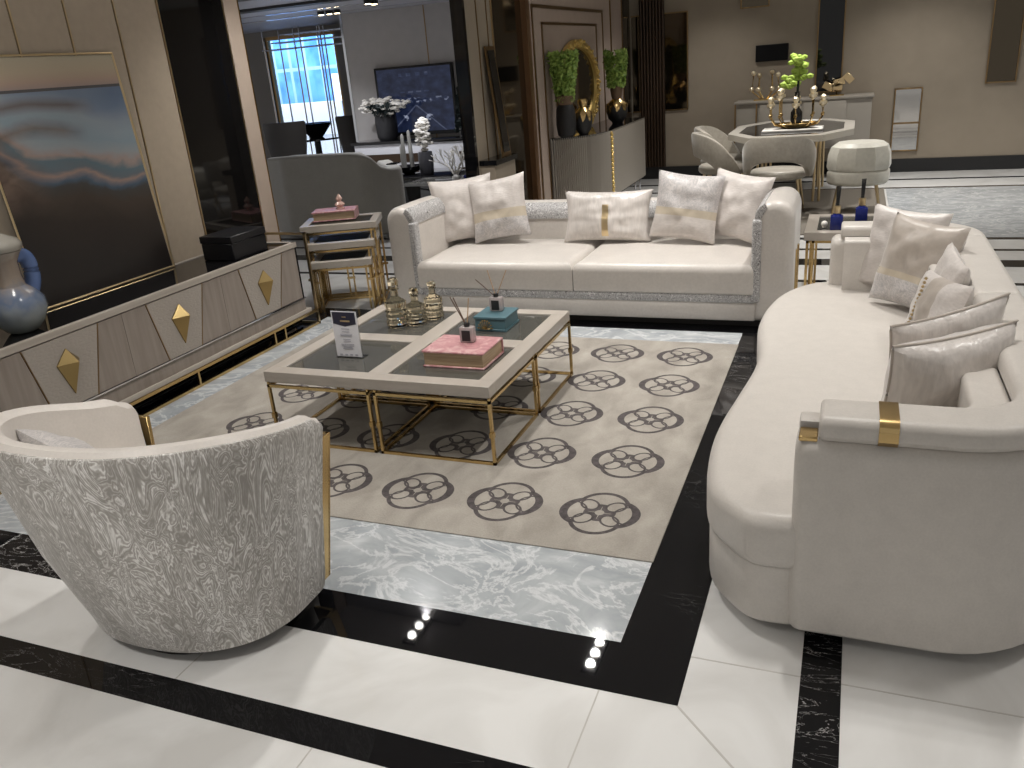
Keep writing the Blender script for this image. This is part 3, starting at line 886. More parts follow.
def chair_loft(bm, secf, endr=.03):
    rs = []
    n = len(CR)
    for i, (p, nr, w) in enumerate(CR):
        se = secf(w, edist(i))
        ins = 0; dy = 0
        rs.append(ringv(bm, [(p.x+nr.x*o, p.y+nr.y*o-lean_(p.y, z), z) for o, z in se]))
    # rounded ends: two shrunk rings pushed out
    for ref, idx in ((0, 0), (-1, n-1)):
        p, nr, w = CR[idx]; se = secf(w, 0.)
        cz = sum(z for o, z in se)/len(se); co = sum(o for o, z in se)/len(se)
        ext = []
        for k in (1, 2, 3):
            q = PI/2*k/3; i_ = endr*(1-math.cos(q)); y = p.y+endr*math.sin(q)
            zc = (max(z for o, z in se)+min(z for o, z in se))/2; hz = (max(z for o, z in se)-min(z for o, z in se))/2
            oc = (max(o for o, z in se)+min(o for o, z in se))/2; ho = (max(o for o, z in se)-min(o for o, z in se))/2
            ext.append(ringv(bm, [(p.x+nr.x*(oc+(o-oc)*(1-min(.9, i_/ho))), y-lean_(p.y, zc+(z-zc)*(1-i_/hz)), zc+(z-zc)*(1-i_/hz)) for o, z in se]))
        rs = (ext[::-1]+rs) if ref == 0 else (rs+ext)
    skin(bm, rs)
def outer_sec(w, e=1.):
    h = hh(w, e); sl = .050+.112*w
    return [(-.02, .058), (0, .055), (.010, .10), (sl*.55, .36), (sl, h-.04), (sl+.003, h-.016), (sl-.004, h-.003), (sl-.018, h-.003), (sl-.024, h-.03), (-.02, .30)]
b = B(); chair_loft(b, outer_sec, .012); build('outer_shell', b, M['wavy'], ac, local=True)
def inner_sec(w, e=1.):
    h = hh(w, e); sl = .050+.112*w
    return [(-.055, .14), (sl*.5-.05, .36), (sl-.022, h-.05), (sl-.020, h-.03), (sl-.012, h-.004), (sl-.026, h+.009), (sl-.052, h+.008), (sl-.074, h-.010), (sl-.084, h-.06), (sl*.5-.115, .36), (-.12, .14)]
b = B(); chair_loft(b, inner_sec, .035); build('inner_lining', b, M['inner_leather'], ac, local=True)
st = [(-.27, .30), (.27, .30)]
o_ = [(.268*math.copysign(abs(math.cos(q))**.7, math.cos(q)), .06+.26*math.copysign(abs(math.sin(q))**.7, math.sin(q))) for q in [2*PI*k/40 for k in range(40)]]
b = B(); slab(b, o_, .27, .40, .05, 5, .02); build('seat_cushion', b, M['inner_leather'], ac, local=True)
b = B(); slab(b, [(x*1.0, .10+(y-.06)*.74) for x, y in o_], .06, .272, .02, 3); build('seat_base', b, M['inner_leather'], ac, local=True)
for s in (1, -1):
    b = B()
    box(b, *sorted((s*.350, s*.366)), .150, .232, .068, .560, .002, 1)
    box(b, *sorted((s*.28, s*.366)), .218, .233, .068, .560, .002, 1)
    for v in b.verts: v.co.x += s*.050*max(0, (v.co.z-.068)/.58); v.co.y -= lean_(.165, v.co.z)
    build('arm_plate', b, M['gold'], ac, local=True)
b = B(); lathe(b, (0, 0, 0), [(.27, .001), (.28, .003), (.28, .058), (.26, .060)], 40, sy=.95); build('plinth', b, M['plinth'], ac, local=True)
pillow('silver and ivory cushion lying in the barrel armchair', .46, .34, .13, (-1.97, 1.63, .43), -.30+PI, .60, .0, [M['inner_leather'], M['damask']], None, lambda u, v: 1 if v > .35 else 0, seed=12)

# ------------------------------------------------------------------ credenza
KX, KB = -3.42, -3.88
K0, K1 = .95, 4.665
cr = thing('credenza', 'long low taupe credenza with diamond gold handles along the wall', 'sideboard', ((KX+KB)/2, (K0+K1)/2, .002))
bx('body', KB, KX-.014, K0+.03, 4.55, .205, .585, M['lacquer_dark'], cr)
b = B()
for a in ((KB, KX, K0, 4.56, .572, .604), ):
    box(b, KX-.03, KX, K0, 4.56, .572, .606, .002, 1); box(b, KB, KB+.02, K0, 4.56, .572, .606); box(b, KB, KX, 4.53, 4.56, .572, .606)
build('top_rim', b, M['lacquer'], cr)
bx('glass_top', KB+.02, KX-.03, K0, 4.53, .590, .600, M['black_gloss'], cr)
b = B()
box(b, KX-.2, KX-.010, K0, 4.56, .135, .225)
build('skirt', b, M['lacquer_dark'], cr)
bx('skirt_ledge', KX-.2, KX+.006, K0, 4.60, .113, .140, M['lacquer'], cr, .002)
bx('skirt_strip', KX-.012, KX+.004, K0, 4.56, .219, .226, M['chrome'], cr)
yv = [1.36, 2.118, 2.876, 3.633, 4.389]
PZ = (.228, .566)
def quad(bm, pts, x0, x1):
    a = ringv(bm, [(x0, y, z) for y, z in pts]); c = ringv(bm, [(x1, y, z) for y, z in pts]); skin(bm, [a, c])
for y0, y1 in zip(yv, yv[1:]+[5.14]):
    last = y0 > 4.3
    b = B(); g = .004
    st_, sb_ = y0+.322, y0+.397
    if last: st_ = sb_ = 4.53
    mid = (y0+.155, y0+.152)
    t_ = .100
    if not last:
        quad(b, [(y0-t_+g, PZ[0]), (mid[1]-.001, PZ[0]), (mid[0]-.001, PZ[1]), (y0+g, PZ[1])], KX-.02, KX-.004)
        quad(b, [(mid[1]+.001, PZ[0]), (sb_-g, PZ[0]), (st_-g, PZ[1]), (mid[0]+.001, PZ[1])], KX-.02, KX-.004)
    else:
        quad(b, [(y0-t_+g, PZ[0]), (sb_-g, PZ[0]), (st_-g, PZ[1]), (y0+g, PZ[1])], KX-.02, KX-.004)
    dr = build('front_panel', b, M['lacquer_dark'], cr)
    if not last:
        b = B(); quad(b, [(sb_+g, PZ[0]), (y1-t_-g, PZ[0]), (y1-g, PZ[1]), (st_+g, PZ[1])], KX-.02, KX-.002)
        door = build('drawer', b, M['croc'], cr)
        hc = st_+.222
        b = B(); k = [(hc, .507), (hc+.058, .440), (hc-.012, .282), (hc-.070, .440)]
        a_ = ringv(b, [(KX-.002, y, z) for y, z in k]); c_ = ringv(b, [(KX+.004, y, z) for y, z in k])
        skin(b, [a_, c_], True, False); b.faces.new(a_[::-1])
        ap = b.verts.new((KX+.055, hc+.012, .440))
        for q in range(4): b.faces.new((c_[q], c_[(q+1) % 4], ap))
        build('handle', b, M['gold_antique'], door, smooth=False)
        b = B(); quad(b, [(y1-t_-.0035, PZ[0]), (y1-t_+.0035, PZ[0]), (y1+.0035, PZ[1]), (y1-.0035, PZ[1])], KX-.02, KX-.001)
        build('inlay', b, M['gold_dark'], cr)
        b = B(); quad(b, [(sb_-.003, PZ[0]), (sb_+.003, PZ[0]), (st_+.003, PZ[1]), (st_-.003, PZ[1])], KX-.02, KX-.001)
        build('inlay', b, M['gold_dark'], cr)
# gold end frame and floor frame
b = B(); s = .008
rodbox(b, (KX, K1, .01), (KX, K1, .640), s); rodbox(b, (KB, K1, .01), (KB, K1, .640), s); rodbox(b, (KB, K1, .640), (KX, K1, .640), s); rodbox(b, (KB, K1, .01), (KX, K1, .01), s)
build('end_frame', b, M['gold_pale'], cr)
bx('end_panel', KB+.02, KX-.02, 4.555, 4.575, .20, .60, M['dark_mirror'], cr)
b = B()
rodbox(b, (KX, K0, .103), (KX, K1, .103), .009); rodbox(b, (KX, K0, .011), (KX, K1, .011), .008)
for y in (1.3, 1.42, 2.1, 2.72, 2.84, 3.447, 4.168, 4.278): rodbox(b, (KX, y, .011), (KX, y, .103), .007)
build('floor_frame', b, M['gold'], cr)
bx('kick_panel', KX-.10, KX-.09, K0, 4.60, .012, .115, M['dark_mirror'], cr)

# painting leaning against the wall
pt = thing('painting', 'large framed painting of a tidal beach leaning on the credenza', 'picture', (-3.83, 3.4, .602))
def leaned(y, f, off=0.):
    """point on the leaning plane: f from 0 (foot) to 1 (top)"""
    return Vector((-3.835-.098*f+off, y, .602+1.232*f))
P0, P1 = 2.93, 3.872
bm = B(); uvl = bm.loops.layers.uv.new()
A = [leaned(P0+.01, .008, 0), leaned(P1-.01, .008, 0), leaned(P1-.01, .992, 0), leaned(P0+.01, .992, 0)]
Bk = [p+Vector((-.008, 0, 0)) for p in A]
va, vb = ringv(bm, A), ringv(bm, Bk)
f = bm.faces.new(va)
for l, uv in zip(f.loops, ((0, 0), (1, 0), (1, 1), (0, 1))): l[uvl].uv = uv
skin(bm, [va, vb], True, False); bm.faces.new(vb[::-1])
build('canvas', bm, M['canvas'], pt, smooth=False)
b = B()
def bar(y0, f0, y1, f1, w=.006):
    p, q = leaned(y0, f0, .002), leaned(y1, f1, .002)
    tube(b, [p, q], w, 6)
bar(P0, .0, P0, 1); bar(P1, 0, P1, 1); bar(P0, .005, P1, .005); bar(P0, 1, P1, 1)
build('frame', b, M['gold_pale'], pt)

# ginger jar
jv = thing('jar', 'blue and white lidded ceramic jar with handle on the credenza', 'vase', (-3.60, 2.62, .601))
b = B(); prof = [(.055, 0), (.068, .008), (.105, .05), (.128, .105), (.122, .15), (.095, .19), (.062, .22), (.055, .27), (.056, .33), (.075, .365), (.085, .38), (.06, .385)]
lathe(b, (-3.60, 2.62, .601), prof, 36, 12, .02); build('body', b, M['vase_glaze'], jv)
b = B(); lathe(b, (-3.60, 2.62, .984), [(.088, 0), (.095, .012), (.095, .03), (.08, .05), (.04, .07), (.015, .085), (.02, .10), (.008, .115)], 28)
build('lid', b, mat('grey cream glaze', (.36, .34, .30), .25), jv)
b = B(); pts = [(-3.60, 2.62+.045, .601+.345), (-3.60, 2.70, .601+.35), (-3.60, 2.735, .601+.325), (-3.60, 2.745, .601+.27), (-3.60, 2.735, .601+.21), (-3.60, 2.705, .601+.155)]
tube(b, catmull3(pts), .036, 12); build('handle', b, mat('blue glaze', (.10, .16, .34), .25), jv)

# black box
bb_ = thing('storage_box', 'black lacquer box at the end of the credenza', 'box', (-3.62, 4.20, .601))
b = B(); box(b, -3.74, -3.50, 4.035, 4.365, .601, .705, .004, 1); build('box_body', b, M['navy_black'], bb_)
b = B(); box(b, -3.744, -3.496, 4.031, 4.369, .7055, .750, .004, 1); build('box_lid', b, M['navy_black'], bb_)

# ------------------------------------------------------------------ nesting tables
NA = math.radians(24); NO = Vector((-3.415, 5.07))
def nest(w, d, h, fwd, label):
    t = thing('nesting_table', label, 'table', (NO.x+math.sin(NA)*fwd, NO.y-math.cos(NA)*fwd, .0012), NA, 'nested side tables')
    f = B(); r = .055
    for a in ((-w/2, w/2, 0, r), (-w/2, w/2, d-r, d), (-w/2, -w/2+r, r, d-r), (w/2-r, w/2, r, d-r)):
        box(f, a[0], a[1], a[2], a[3], h-.045, h, .002, 1)
    build('top_frame', f, M['lacquer'], t, local=True)
    build('glass_pane', box(B(), -w/2+r, w/2-r, r, d-r, h-.016, h-.006), M['nest_glass'], t, local=True)
    f = B(); s = .0075
    for sx in (-1, 1):
        x = sx*(w/2-.02)
        for y in (.02, d-.02):
            rodbox(f, (x, y, .01), (x, y, h-.055), s); rodbox(f, (x-sx*.028, y, .01), (x-sx*.028, y, h-.055), s*.8)
            box(f, x-.02, x+.02, y-.012, y+.012, .22, .235)
        rodbox(f, (x, .02, .01), (x, d-.02, .01), s); rodbox(f, (x, .02, h-.06), (x, d-.02, h-.06), s)
    rodbox(f, (-w/2+.02, .02, h-.06), (w/2-.02, .02, h-.06), s)
    rodbox(f, (-w/2+.02, d-.02, .01), (w/2-.02, d-.02, .01), s)
    build('base_frame', f, M['gold'], t, local=True)
    return t
n1 = nest(.555, .40, .62, .0, 'tallest nesting table with the pink book on top')
n2 = nest(.50, .385, .500, .06, 'middle nesting table pulled out below the tallest one')
n3 = nest(.44, .37, .378, .12, 'lowest nesting table at the front of its nest')
f = B()
for x in (-.02, .02): rodbox(f, (x, .36, .012), (x, .36, .33), .006)
box(f, -.03, .03, .352, .368, .16, .175)
build('back_post', f, M['gold'], n3, local=True)
nb = thing('book', 'pink book with gilt edges on the tallest nesting table', 'book', (-3.56, 5.30, .621), NA)
b = B(); box(b, -.17, .15, -.10, .10, 0, .008, .002, 1); box(b, -.17, .15, -.10, .10, .060, .070, .002, 1); box(b, .142, .15, -.10, .10, .004, .066); build('cover', b, M['pink'], nb, local=True)
build('page_block', box(B(), -.162, .141, -.094, .094, .008, .060), M['pages'], nb, local=True)
b = B(); bz = .692
lathe(b, (-3.53, 5.31, bz), [(.030, 0), (.034, .005), (.018, .013), (.030, .024), (.036, .034), (.022, .048), (.012, .056), (.022, .068), (.023, .078), (.011, .095), (.003, .108)], 16, 8, .10)
solo('figurine', b, mat('blush crystal', (.62, .42, .36), .15), 'small blush crystal ornament on the book over the nesting tables', 'ornament', (-3.53, 5.31, bz))

# ------------------------------------------------------------------ side table between the sofas
s1 = thing('side_table', 'taupe side table with gold legs between the two sofas', 'table', (.02, 5.62, .0012))
f = B(); x0, x1, y0, y1, h = -.245, .30, 5.30, 5.90, .50
for a in ((x0, x1, y0, y0+.07), (x0, x1, y1-.07, y1), (x0, x0+.07, y0+.07, y1-.07), (x1-.07, x1, y0+.07, y1-.07)): box(f, a[0], a[1], a[2], a[3], h-.05, h, .002, 1)
build('top_frame', f, M['lacquer'], s1)
bx('glass_pane', x0+.07, x1-.07, y0+.07, y1-.07, h-.016, h-.006, M['smoked'], s1)
f = B()
for x in (x0+.02, x0+.055, x1-.02): 
    for y in (y0+.02, y1-.02): rodbox(f, (x, y, .01), (x, y, h-.06), .0075)
rodbox(f, (x0+.02, y0+.06, .01), (x0+.02, y0+.06, h-.06), .0075)
rodbox(f, (x0+.02, y0+.02, h-.06), (x1-.02, y0+.02, h-.06), .0075); rodbox(f, (x0+.02, y1-.02, .02), (x1-.02, y1-.02, .02), .0075)
rodbox(f, (x0+.02, y0+.02, .012), (x0+.02, y1-.02, .012), .0075)
build('base_frame', f, M['gold'], s1)
def blue_bottle(x, y, label):
    t = thing('reed_diffuser', label, 'diffuser', (x, y, .501), 0, 'blue reed diffusers')
    b = B(); box(b, x-.036, x+.036, y-.036, y+.036, .501, .585, .006, 2); lathe(b, (x, y, .585), [(.03, 0), (.018, .01), (.016, .012)], 16); build('bottle', b, M['cobalt'], t)
    b = B(); lathe(b, (x, y, .597), [(.019, 0), (.021, .003), (.021, .045), (.015, .047)], 18); build('collar', b, M['gold_pale'], t)
    for k in range(4):
        b = B(); tube(b, [(x+.004*k-.006, y, .63), (x+.007*k-.008, y+.004*k, .76)], .0035, 6); build('reed', b, M['black'], t)
blue_bottle(-.065, 5.40, 'cobalt blue reed diffuser near the front edge of the side table')
blue_bottle(.075, 5.66, 'cobalt blue reed diffuser further back on the side table')
b = B(); ball(b, (-.135, 5.46, .522), .020); lathe(b, (-.135, 5.46, .501), [(.014, 0), (.010, .008)], 12)
solo('knob_ornament', b, M['white_petal'], 'small white ball ornament on the side table', 'ornament', (-.135, 5.46, .501))

# ------------------------------------------------------------------ dining area
b = B(); box(b, -1.85, .34, 7.6, 10.0, E_, .010)
solo('dining_rug', b, mat('taupe dining rug', (.15, .13, .105), .75), 'plain taupe rug under the dining table', 'rug', (-.75, 8.8, .0012))
DZ = .72
dt = thing('dining_table', 'oblong marble rimmed dining table with smoked glass top', 'table', (-.62, 9.74, .010))
oc = [(-.98, 8.80), (-.28, 8.80), (.0, 9.30), (.0, 10.2), (-.30, 10.68), (-.96, 10.68), (-1.24, 10.2), (-1.24, 9.3)]
oc_ = [Vector(p) for p in oc]; cc = Vector((-.62, 9.74))
def ocs(s): return [tuple(cc+(p-cc)*s) for p in oc_]
b = B(); skin(b, [ringv(b, [(*p, DZ-.06) for p in ocs(.80)]), ringv(b, [(*p, DZ-.06) for p in ocs(1)]), ringv(b, [(*p, DZ) for p in ocs(1)]), ringv(b, [(*p, DZ) for p in ocs(.84)]), ringv(b, [(*p, DZ-.06) for p in ocs(.80)])], True, False)
build('top_rim', b, mat('grey beige marble', (.46, .43, .38), .2), dt)
b = B(); prism(b, ocs(.845), DZ-.02, DZ-.004); build('glass_inlay', b, M['black_gloss'], dt)
for x, y in ((-.33, 9.25), (-.9, 9.25), (-.33, 10.2), (-.9, 10.2)):
    b = B()
    for dx in (-.03, .03): tube(b, [(x+dx, y, .012), (x+dx*.6, y, DZ-.06)], .013, 8)
    build('leg', b, M['gold_pale'], dt)
# chair prototype: curved back with an arched opening
def dchair(loc, rz, label):
    t = thing('dining_chair', label, 'chair', loc, rz, 'champagne velvet dining chairs')
    b = B(); slab(b, [(.27*math.cos(q), .02+.26*math.sin(q)) for q in [2*PI*k/32 for k in range(32)]], .34, .43, .04, 4, .015); build('seat', b, M['velvet'], t, local=True)
    b = B(); rings = []
    N = 40
    for i in range(N+1):
        u = 2*i/N-1; q = -PI/2+u*PI*.62
        zu = .76-.36*abs(u)**3.2; zl = .36+.17*math.sqrt(max(0, 1-(u/.62)**2)) if abs(u) < .62 else .36
        if zu-zl < .03: zu = zl+.03
        ro, ri = .325, .275
        sp = 1+.10*(zu-.4)
        c_, s_ = math.cos(q), math.sin(q)
        prof = [(ri, zl), (ro-.008, zl), (ro, zl+.015), (ro*1.04, (zl+zu)/2), (ro*1.06, zu-.02), (ro*1.03, zu), (ri*1.06, zu), (ri*1.04, zu-.02), (ri, zl+.02)]
        rings.append(ringv(b, [(r_*c_, r_*s_+.03, z) for r_, z in prof]))
    skin(b, rings); build('backrest', b, M['velvet'], t, local=True)
    for sx in (-1, 1):
        for sy in (-1, 1):
            b = B(); tube(b, [(sx*.19, sy*.17+.02, .345), (sx*.235, sy*.22+.02, .002)], .013, 8, True, (1.1, .7)); build('leg', b, M['gold_pale'], t, local=True)
    return t
dc = dchair((-.665, 8.60, .010), 0, 'champagne velvet dining chair with its arched back towards the long sofa')
dup(dc, (-1.28, 9.15, .010), -PI/2+.25, 'champagne velvet dining chair beside the table and nearer the sofa')
dup(dc, (-1.36, 9.78, .010), -PI/2-.05, 'champagne velvet dining chair beside the table and nearer the far wall')
tc = thing('tub_chair', 'ivory faceted tub chair with gold legs by the dining table', 'chair', (.06, 8.70, .010))
b = B(); oct_ = [(.06+.285*math.cos(2*PI*k/10+.2), 8.70+.26*math.sin(2*PI*k/10+.2)) for k in range(10)]
slab(b, oct_, .27, .415, .04, 4); build('seat_drum', b, M['pearl'], tc)
b = B(); rr = []
for z, s in ((.410, .98), (.44, 1.02), (.55, .99), (.62, .90), (.655, .72), (.662, .5)):
    rr.append(ringv(b, [(.06+(p[0]-.06)*s, 8.70+(p[1]-8.70)*s, z) for p in oct_]))
skin(b, rr); build('back_wrap', b, M['pearl'], tc, ang=24)
for sx in (-1, 1):
    for sy in (-1, 1):
        b = B(); tube(b, [(.06+sx*.16, 8.70+sy*.15, .29), (.06+sx*.21, 8.70+sy*.2, .012)], .014, 8, True, (1.2, .7)); build('leg', b, M['gold_pale'], tc)
# table things
bt = .7165
b = B(); box(b, -.90, -.30, 9.30, 9.62, bt, bt+.018, .003, 1)
solo('placemat', b, M['white_petal'], 'white runner lying across the dining table', 'runner', (-.60, 9.46, bt))
ov = thing('flower_vase', 'black vase with lime green orchids on the dining table', 'vase', (-.57, 9.48, bt+.018))
b = B(); lathe(b, (-.57, 9.48, bt+.018), [(.05, 0), (.06, .02), (.058, .16), (.03, .20), (.025, .30), (.03, .36), (.018, .36)], 20); build('vase', b, M['black_gloss'], ov)
b = B()
for k in range(54):
    a_ = random.random()*2*PI; c_ = random.choice([(-.02, 1.42), (.03, 1.38), (.0, 1.34), (-.10, 1.19), (-.05, 1.21), (.02, 1.24), (.08, 1.27)])
    ball(b, (-.57+c_[0]+random.uniform(-.05, .05), 9.48+random.uniform(-.06, .06), c_[1]+random.uniform(-.05, .05)), random.uniform(.028, .045), 1.2, .8, .8, 1)
build('orchids', b, M['lime_petal'], ov)
b = B(); tube(b, [(-.57, 9.48, 1.05), (-.565, 9.48, 1.2), (-.575, 9.48, 1.36)], .014, 6); build('stem', b, M['dark_leaf'], ov)
cb_ = thing('candelabra', 'gold bowl candelabra ringed with candle cups on the dining table', 'candelabra', (-.57, 9.48, bt+.02))
b = B()
for s in (1, -1):
    for k in range(5):
        q = PI*(k+.5)/5+(.0 if s == 1 else PI)
        x, y = -.57+.27*math.cos(q), 9.48+.15*math.sin(q)
        tube(b, [(-.57+.10*math.cos(q), 9.48+.06*math.sin(q), bt+.022), (-.57+.22*math.cos(q), 9.48+.11*math.sin(q), bt+.06), (x, y, bt+.13), (x, y, bt+.22+.08*(k % 2))], .009, 6)
        ball(b, (x, y, bt+.15), .02, sub=1)
build('arms', b, M['gold'], cb_)
b = B(); lathe(b, (-.57, 9.48, bt+.018), [(.09, 0), (.13, .012), (.21, .05), (.20, .055), (.12, .02), (.07, .01)], 28, sy=.6); build('bowl', b, M['gold'], cb_)
for s in (1, -1):
    for k in range(5):
        q = PI*(k+.5)/5+(.0 if s == 1 else PI); x, y = -.57+.27*math.cos(q), 9.48+.15*math.sin(q); z = bt+.22+.08*(k % 2)
        b = B(); lathe(b, (x, y, z), [(.008, 0), (.040, .03), (.036, .055), (.018, .058), (.030, .085), (.028, .105), (.01, .12)], 12); build('candle_cup', b, M['gold_light'], cb_)

# far wall furniture
sbd = thing('sideboard', 'taupe sideboard standing against the far wall behind the dining table', 'sideboard', (-.6, 11.0, .0012))
bx('body', -1.36, .17, 10.84, 11.24, .36, .915, M['ribbed'], sbd, .006)
bx('top', -1.38, .19, 10.82, 11.245, .915, .94, M['ribbed'], sbd, .003)
b = B()
for q in ((-1.37, .36, .94), (-1.12, .36, .92)): box(b, q[0], q[0]+.016, 10.825, 10.84, q[1], q[2])
build('gold_edge', b, M['gold_dark'], sbd)
for x in (-.84, -.34): bx('door', x-.235, x+.235, 10.828, 10.84, .39, .90, M['ribbed'], sbd, .003)
for x in (-1.25, .08):
    for y in (10.9, 11.18):
        b = B(); tube(b, [(x, y, .0015), (x, y, .36)], .014, 8); build('leg', b, M['gold_dark'], sbd)
gd = thing('sculpture', 'gold wire sculpture with small balls on the sideboard', 'ornament', (-1.03, 11.0, .9405))
b = B(); 
for k in range(6):
    a_ = k*PI/3; tube(b, [(-1.03+.03*math.cos(a_), 11.0+.03*math.sin(a_), .942), (-1.03+.16*math.cos(a_), 11.0+.06*math.sin(a_), 1.05), (-1.03+.13*math.cos(a_)*1.1, 11.0, 1.20+.03*(k % 2))], .009, 6)
box(b, -1.16, -.88, 10.94, 11.06, .9405, .955); build('wire_stand', b, M['gold'], gd)
for k in range(6):
    a_ = k*PI/3
    for p_ in ((-1.03+.143*math.cos(a_), 11.0, 1.225+.03*(k % 2)), (-1.03+.16*math.cos(a_), 11.0+.06*math.sin(a_), 1.07)):
        b = B(); ball(b, p_, .030, sub=2); build('ball', b, M['gold_light'], gd)
gl = thing('sculpture', 'gold leaf ornament on the sideboard below the tall mirror', 'ornament', (-.22, 11.03, .9405))
b = B()
for (dx, dz, r0) in ((-.10, .06, .5), (.02, .10, -.3), (.12, .14, .8), (.0, .05, .1)):
    box(b, -.22+dx-.06, -.22+dx+.06, 11.02, 11.035, .99+dz-.04, .99+dz+.04, .004, 1, Matrix.Rotation(r0, 3, 'Y'))
build('leaves', b, M['gold_pale'], gl)
bx('stand', -.30, -.14, 10.97, 11.08, .9405, .952, M['gold'], gl)
b = B(); tube(b, [(-.22, 11.028, .95), (-.24, 11.028, 1.06), (-.2, 11.028, 1.12)], .01, 6); build('stem', b, M['gold'], gl)
ws = thing('wall_screen', 'small black screen mounted on the far wall above the sideboard', 'screen', (-.985, FY-.02, 1.4))
bx('bezel', -1.18, -.80, FY-.045, FY-.002, 1.375, 1.565, M['black_flat'], ws, .004)
bx('display', -1.17, -.81, FY-.048, FY-.0455, 1.385, 1.555, M['black_flat'], ws)
def wmirror(x0, x1, z0, z1, label, m, cells=()):
    t = thing('wall_mirror', label, 'mirror', ((x0+x1)/2, FY, z0), 0, 'slim gold framed wall mirrors')
    bx('mirror_glass', x0, x1, FY-.012, FY-.002, z0, z1, m, t)
    b = B(); s = .016
    for a in ((x0-s, x0, z0-s, z1+s), (x1, x1+s, z0-s, z1+s), (x0, x1, z0-s, z0), (x0, x1, z1, z1+s)): box(b, a[0], a[1], FY-.025, FY-.001, a[2], a[3], .003, 1)
    for z in cells: box(b, x0, x1, FY-.022, FY-.001, z-.01, z+.01)
    build('mirror_frame', b, M['gold_dark'], t)
wmirror(-.465, -.19, .985, 2.35, 'tall dark mirror on the far wall above the sideboard', M['dark_mirror'])
wmirror(.43, .70, .26, .95, 'short two part mirror low on the far wall by the tub chair', M['clear_mirror'], (.57,))
wmirror(1.36, 1.64, .975, 2.35, 'tall bronze mirror on the far wall above the grey marble floor', M['bronze_mirror'])
wmirror(-1.36, -1.05, 2.005, 2.5, 'high bronze mirror whose foot shows above the small black screen', M['bronze_mirror'])
# bronze mirror panel and fluted column in the corner
cm = thing('mirror_panel', 'wide bronze mirror panel in the corner beside the fluted column', 'mirror', (-2.25, FY, .88))
bx('mirror_glass', -2.72, -2.02, FY-.012, FY-.002, .88, 2.02, M['bronze_mirror'], cm)
b = B()
for a in ((-2.73, -2.01, .865, .88), (-2.73, -2.01, 2.02, 2.035), (-2.02, -2.005, .865, 2.035)): box(b, a[0], a[1], FY-.02, FY-.001, a[2], a[3])
build('mirror_frame', b, M['gold_dark'], cm)
b = B()
for k in range(8): lathe(b, (-2.60+.04*k, FY-.03, .16), [(.02, 0), (.02, 2.6)], 10)
TN[0] += 1; struct('trim_%d' % TN[0], b, M['copper_dark'])

# ------------------------------------------------------------------ fluted cabinet on the partition
CBX = -2.30
cab = thing('cabinet', 'fluted taupe cabinet with rounded end against the panelled partition', 'cabinet', (-2.5, 9.0, .0012))
def rib_wall(pts, z0, z1, m, name, parent, amp=.006, th=.02, step=.02):
    P = dense([Vector(p) for p in pts], step*.5); b = B(); rs = []
    for i, p in enumerate(P):
        t = (P[min(i+1, len(P)-1)]-P[max(0, i-1)]).normalized(); nr = Vector((t.y, -t.x))
        o = amp*(1 if i % 2 else -1)
        a = p+nr*o; c = p-nr*th
        rs.append(ringv(b, [(*a, z0), (*a, z1), (*c, z1), (*c, z0)]))
    skin(b, rs); return build(name, b, m, parent, ang=20)
curve = [(-2.745+.445*math.sin(PI/2*k/14), 8.50-.60*math.cos(PI/2*k/14)) for k in range(15)]
rib_wall(curve, .22, .885, M['ribbed'], 'fluted_door', cab)
rib_wall([(CBX, 8.52), (CBX, 10.04)], .22, .885, M['ribbed'], 'flat_door', cab, .0008)
b = B(); prism(b, [(-2.74, 7.92)]+[(x-.02, y+.02) for x, y in curve[1:]]+[(CBX-.02, 10.03), (-2.74, 10.03)], .20, .87); build('carcass', b, M['black'], cab)
b = B(); prism(b, [(-2.74, 7.90)]+curve[1:]+[(CBX, 10.05), (-2.74, 10.05)], .870, .89); build('top', b, M['black_gloss'], cab)
b = B()
for k in range(30): ball(b, (CBX+.008, 8.51+.012*(-1)**k, .225+.022*k), .019, sub=1)
build('handle_strip', b, M['gilt'], cab)
for x, y in ((-2.36, 8.6), (-2.36, 9.75), (-2.36, 9.98), (-2.68, 9.98), (-2.68, 8.2)):
    b = B(); tube(b, [(x, y, .0015), (x, y, .20)], .010, 8); build('leg', b, M['chrome'], cab)
# round gold mirror
om = thing('oval_mirror', 'oval gold framed mirror hanging above the fluted cabinet', 'mirror', (PX, 8.88, 1.0))
b = B(); n = 64; rr = []
for k in range(n+1):
    q = 2*PI*k/n; rr.append(ringv(b, [(PX+.008+dx, 8.88+(.62+w)*math.cos(q), 1.315+(.37+w*.8)*math.sin(q)) for dx, w in ((0, 0), (.03, .01), (.045, .06), (.03, .115), (0, .12))]))
skin(b, rr, True, False)
for k in range(90):
    q = 2*PI*k/90+random.random()*.04; w = random.uniform(.02, .10)
    ball(b, (PX+.05, 8.88+(.62+w)*math.cos(q), 1.315+(.37+w*.8)*math.sin(q)), random.uniform(.012, .024), sub=1)
build('mirror_frame', b, M['gilt'], om)
b = B(); a_ = ringv(b, [(PX+.010, 8.88+.625*math.cos(2*PI*k/48), 1.315+.375*math.sin(2*PI*k/48)) for k in range(48)]); c_ = ringv(b, [(PX+.002, v.co.y, v.co.z) for v in a_]); skin(b, [a_, c_]); build('mirror_glass', b, M['bronze_mirror'], om)
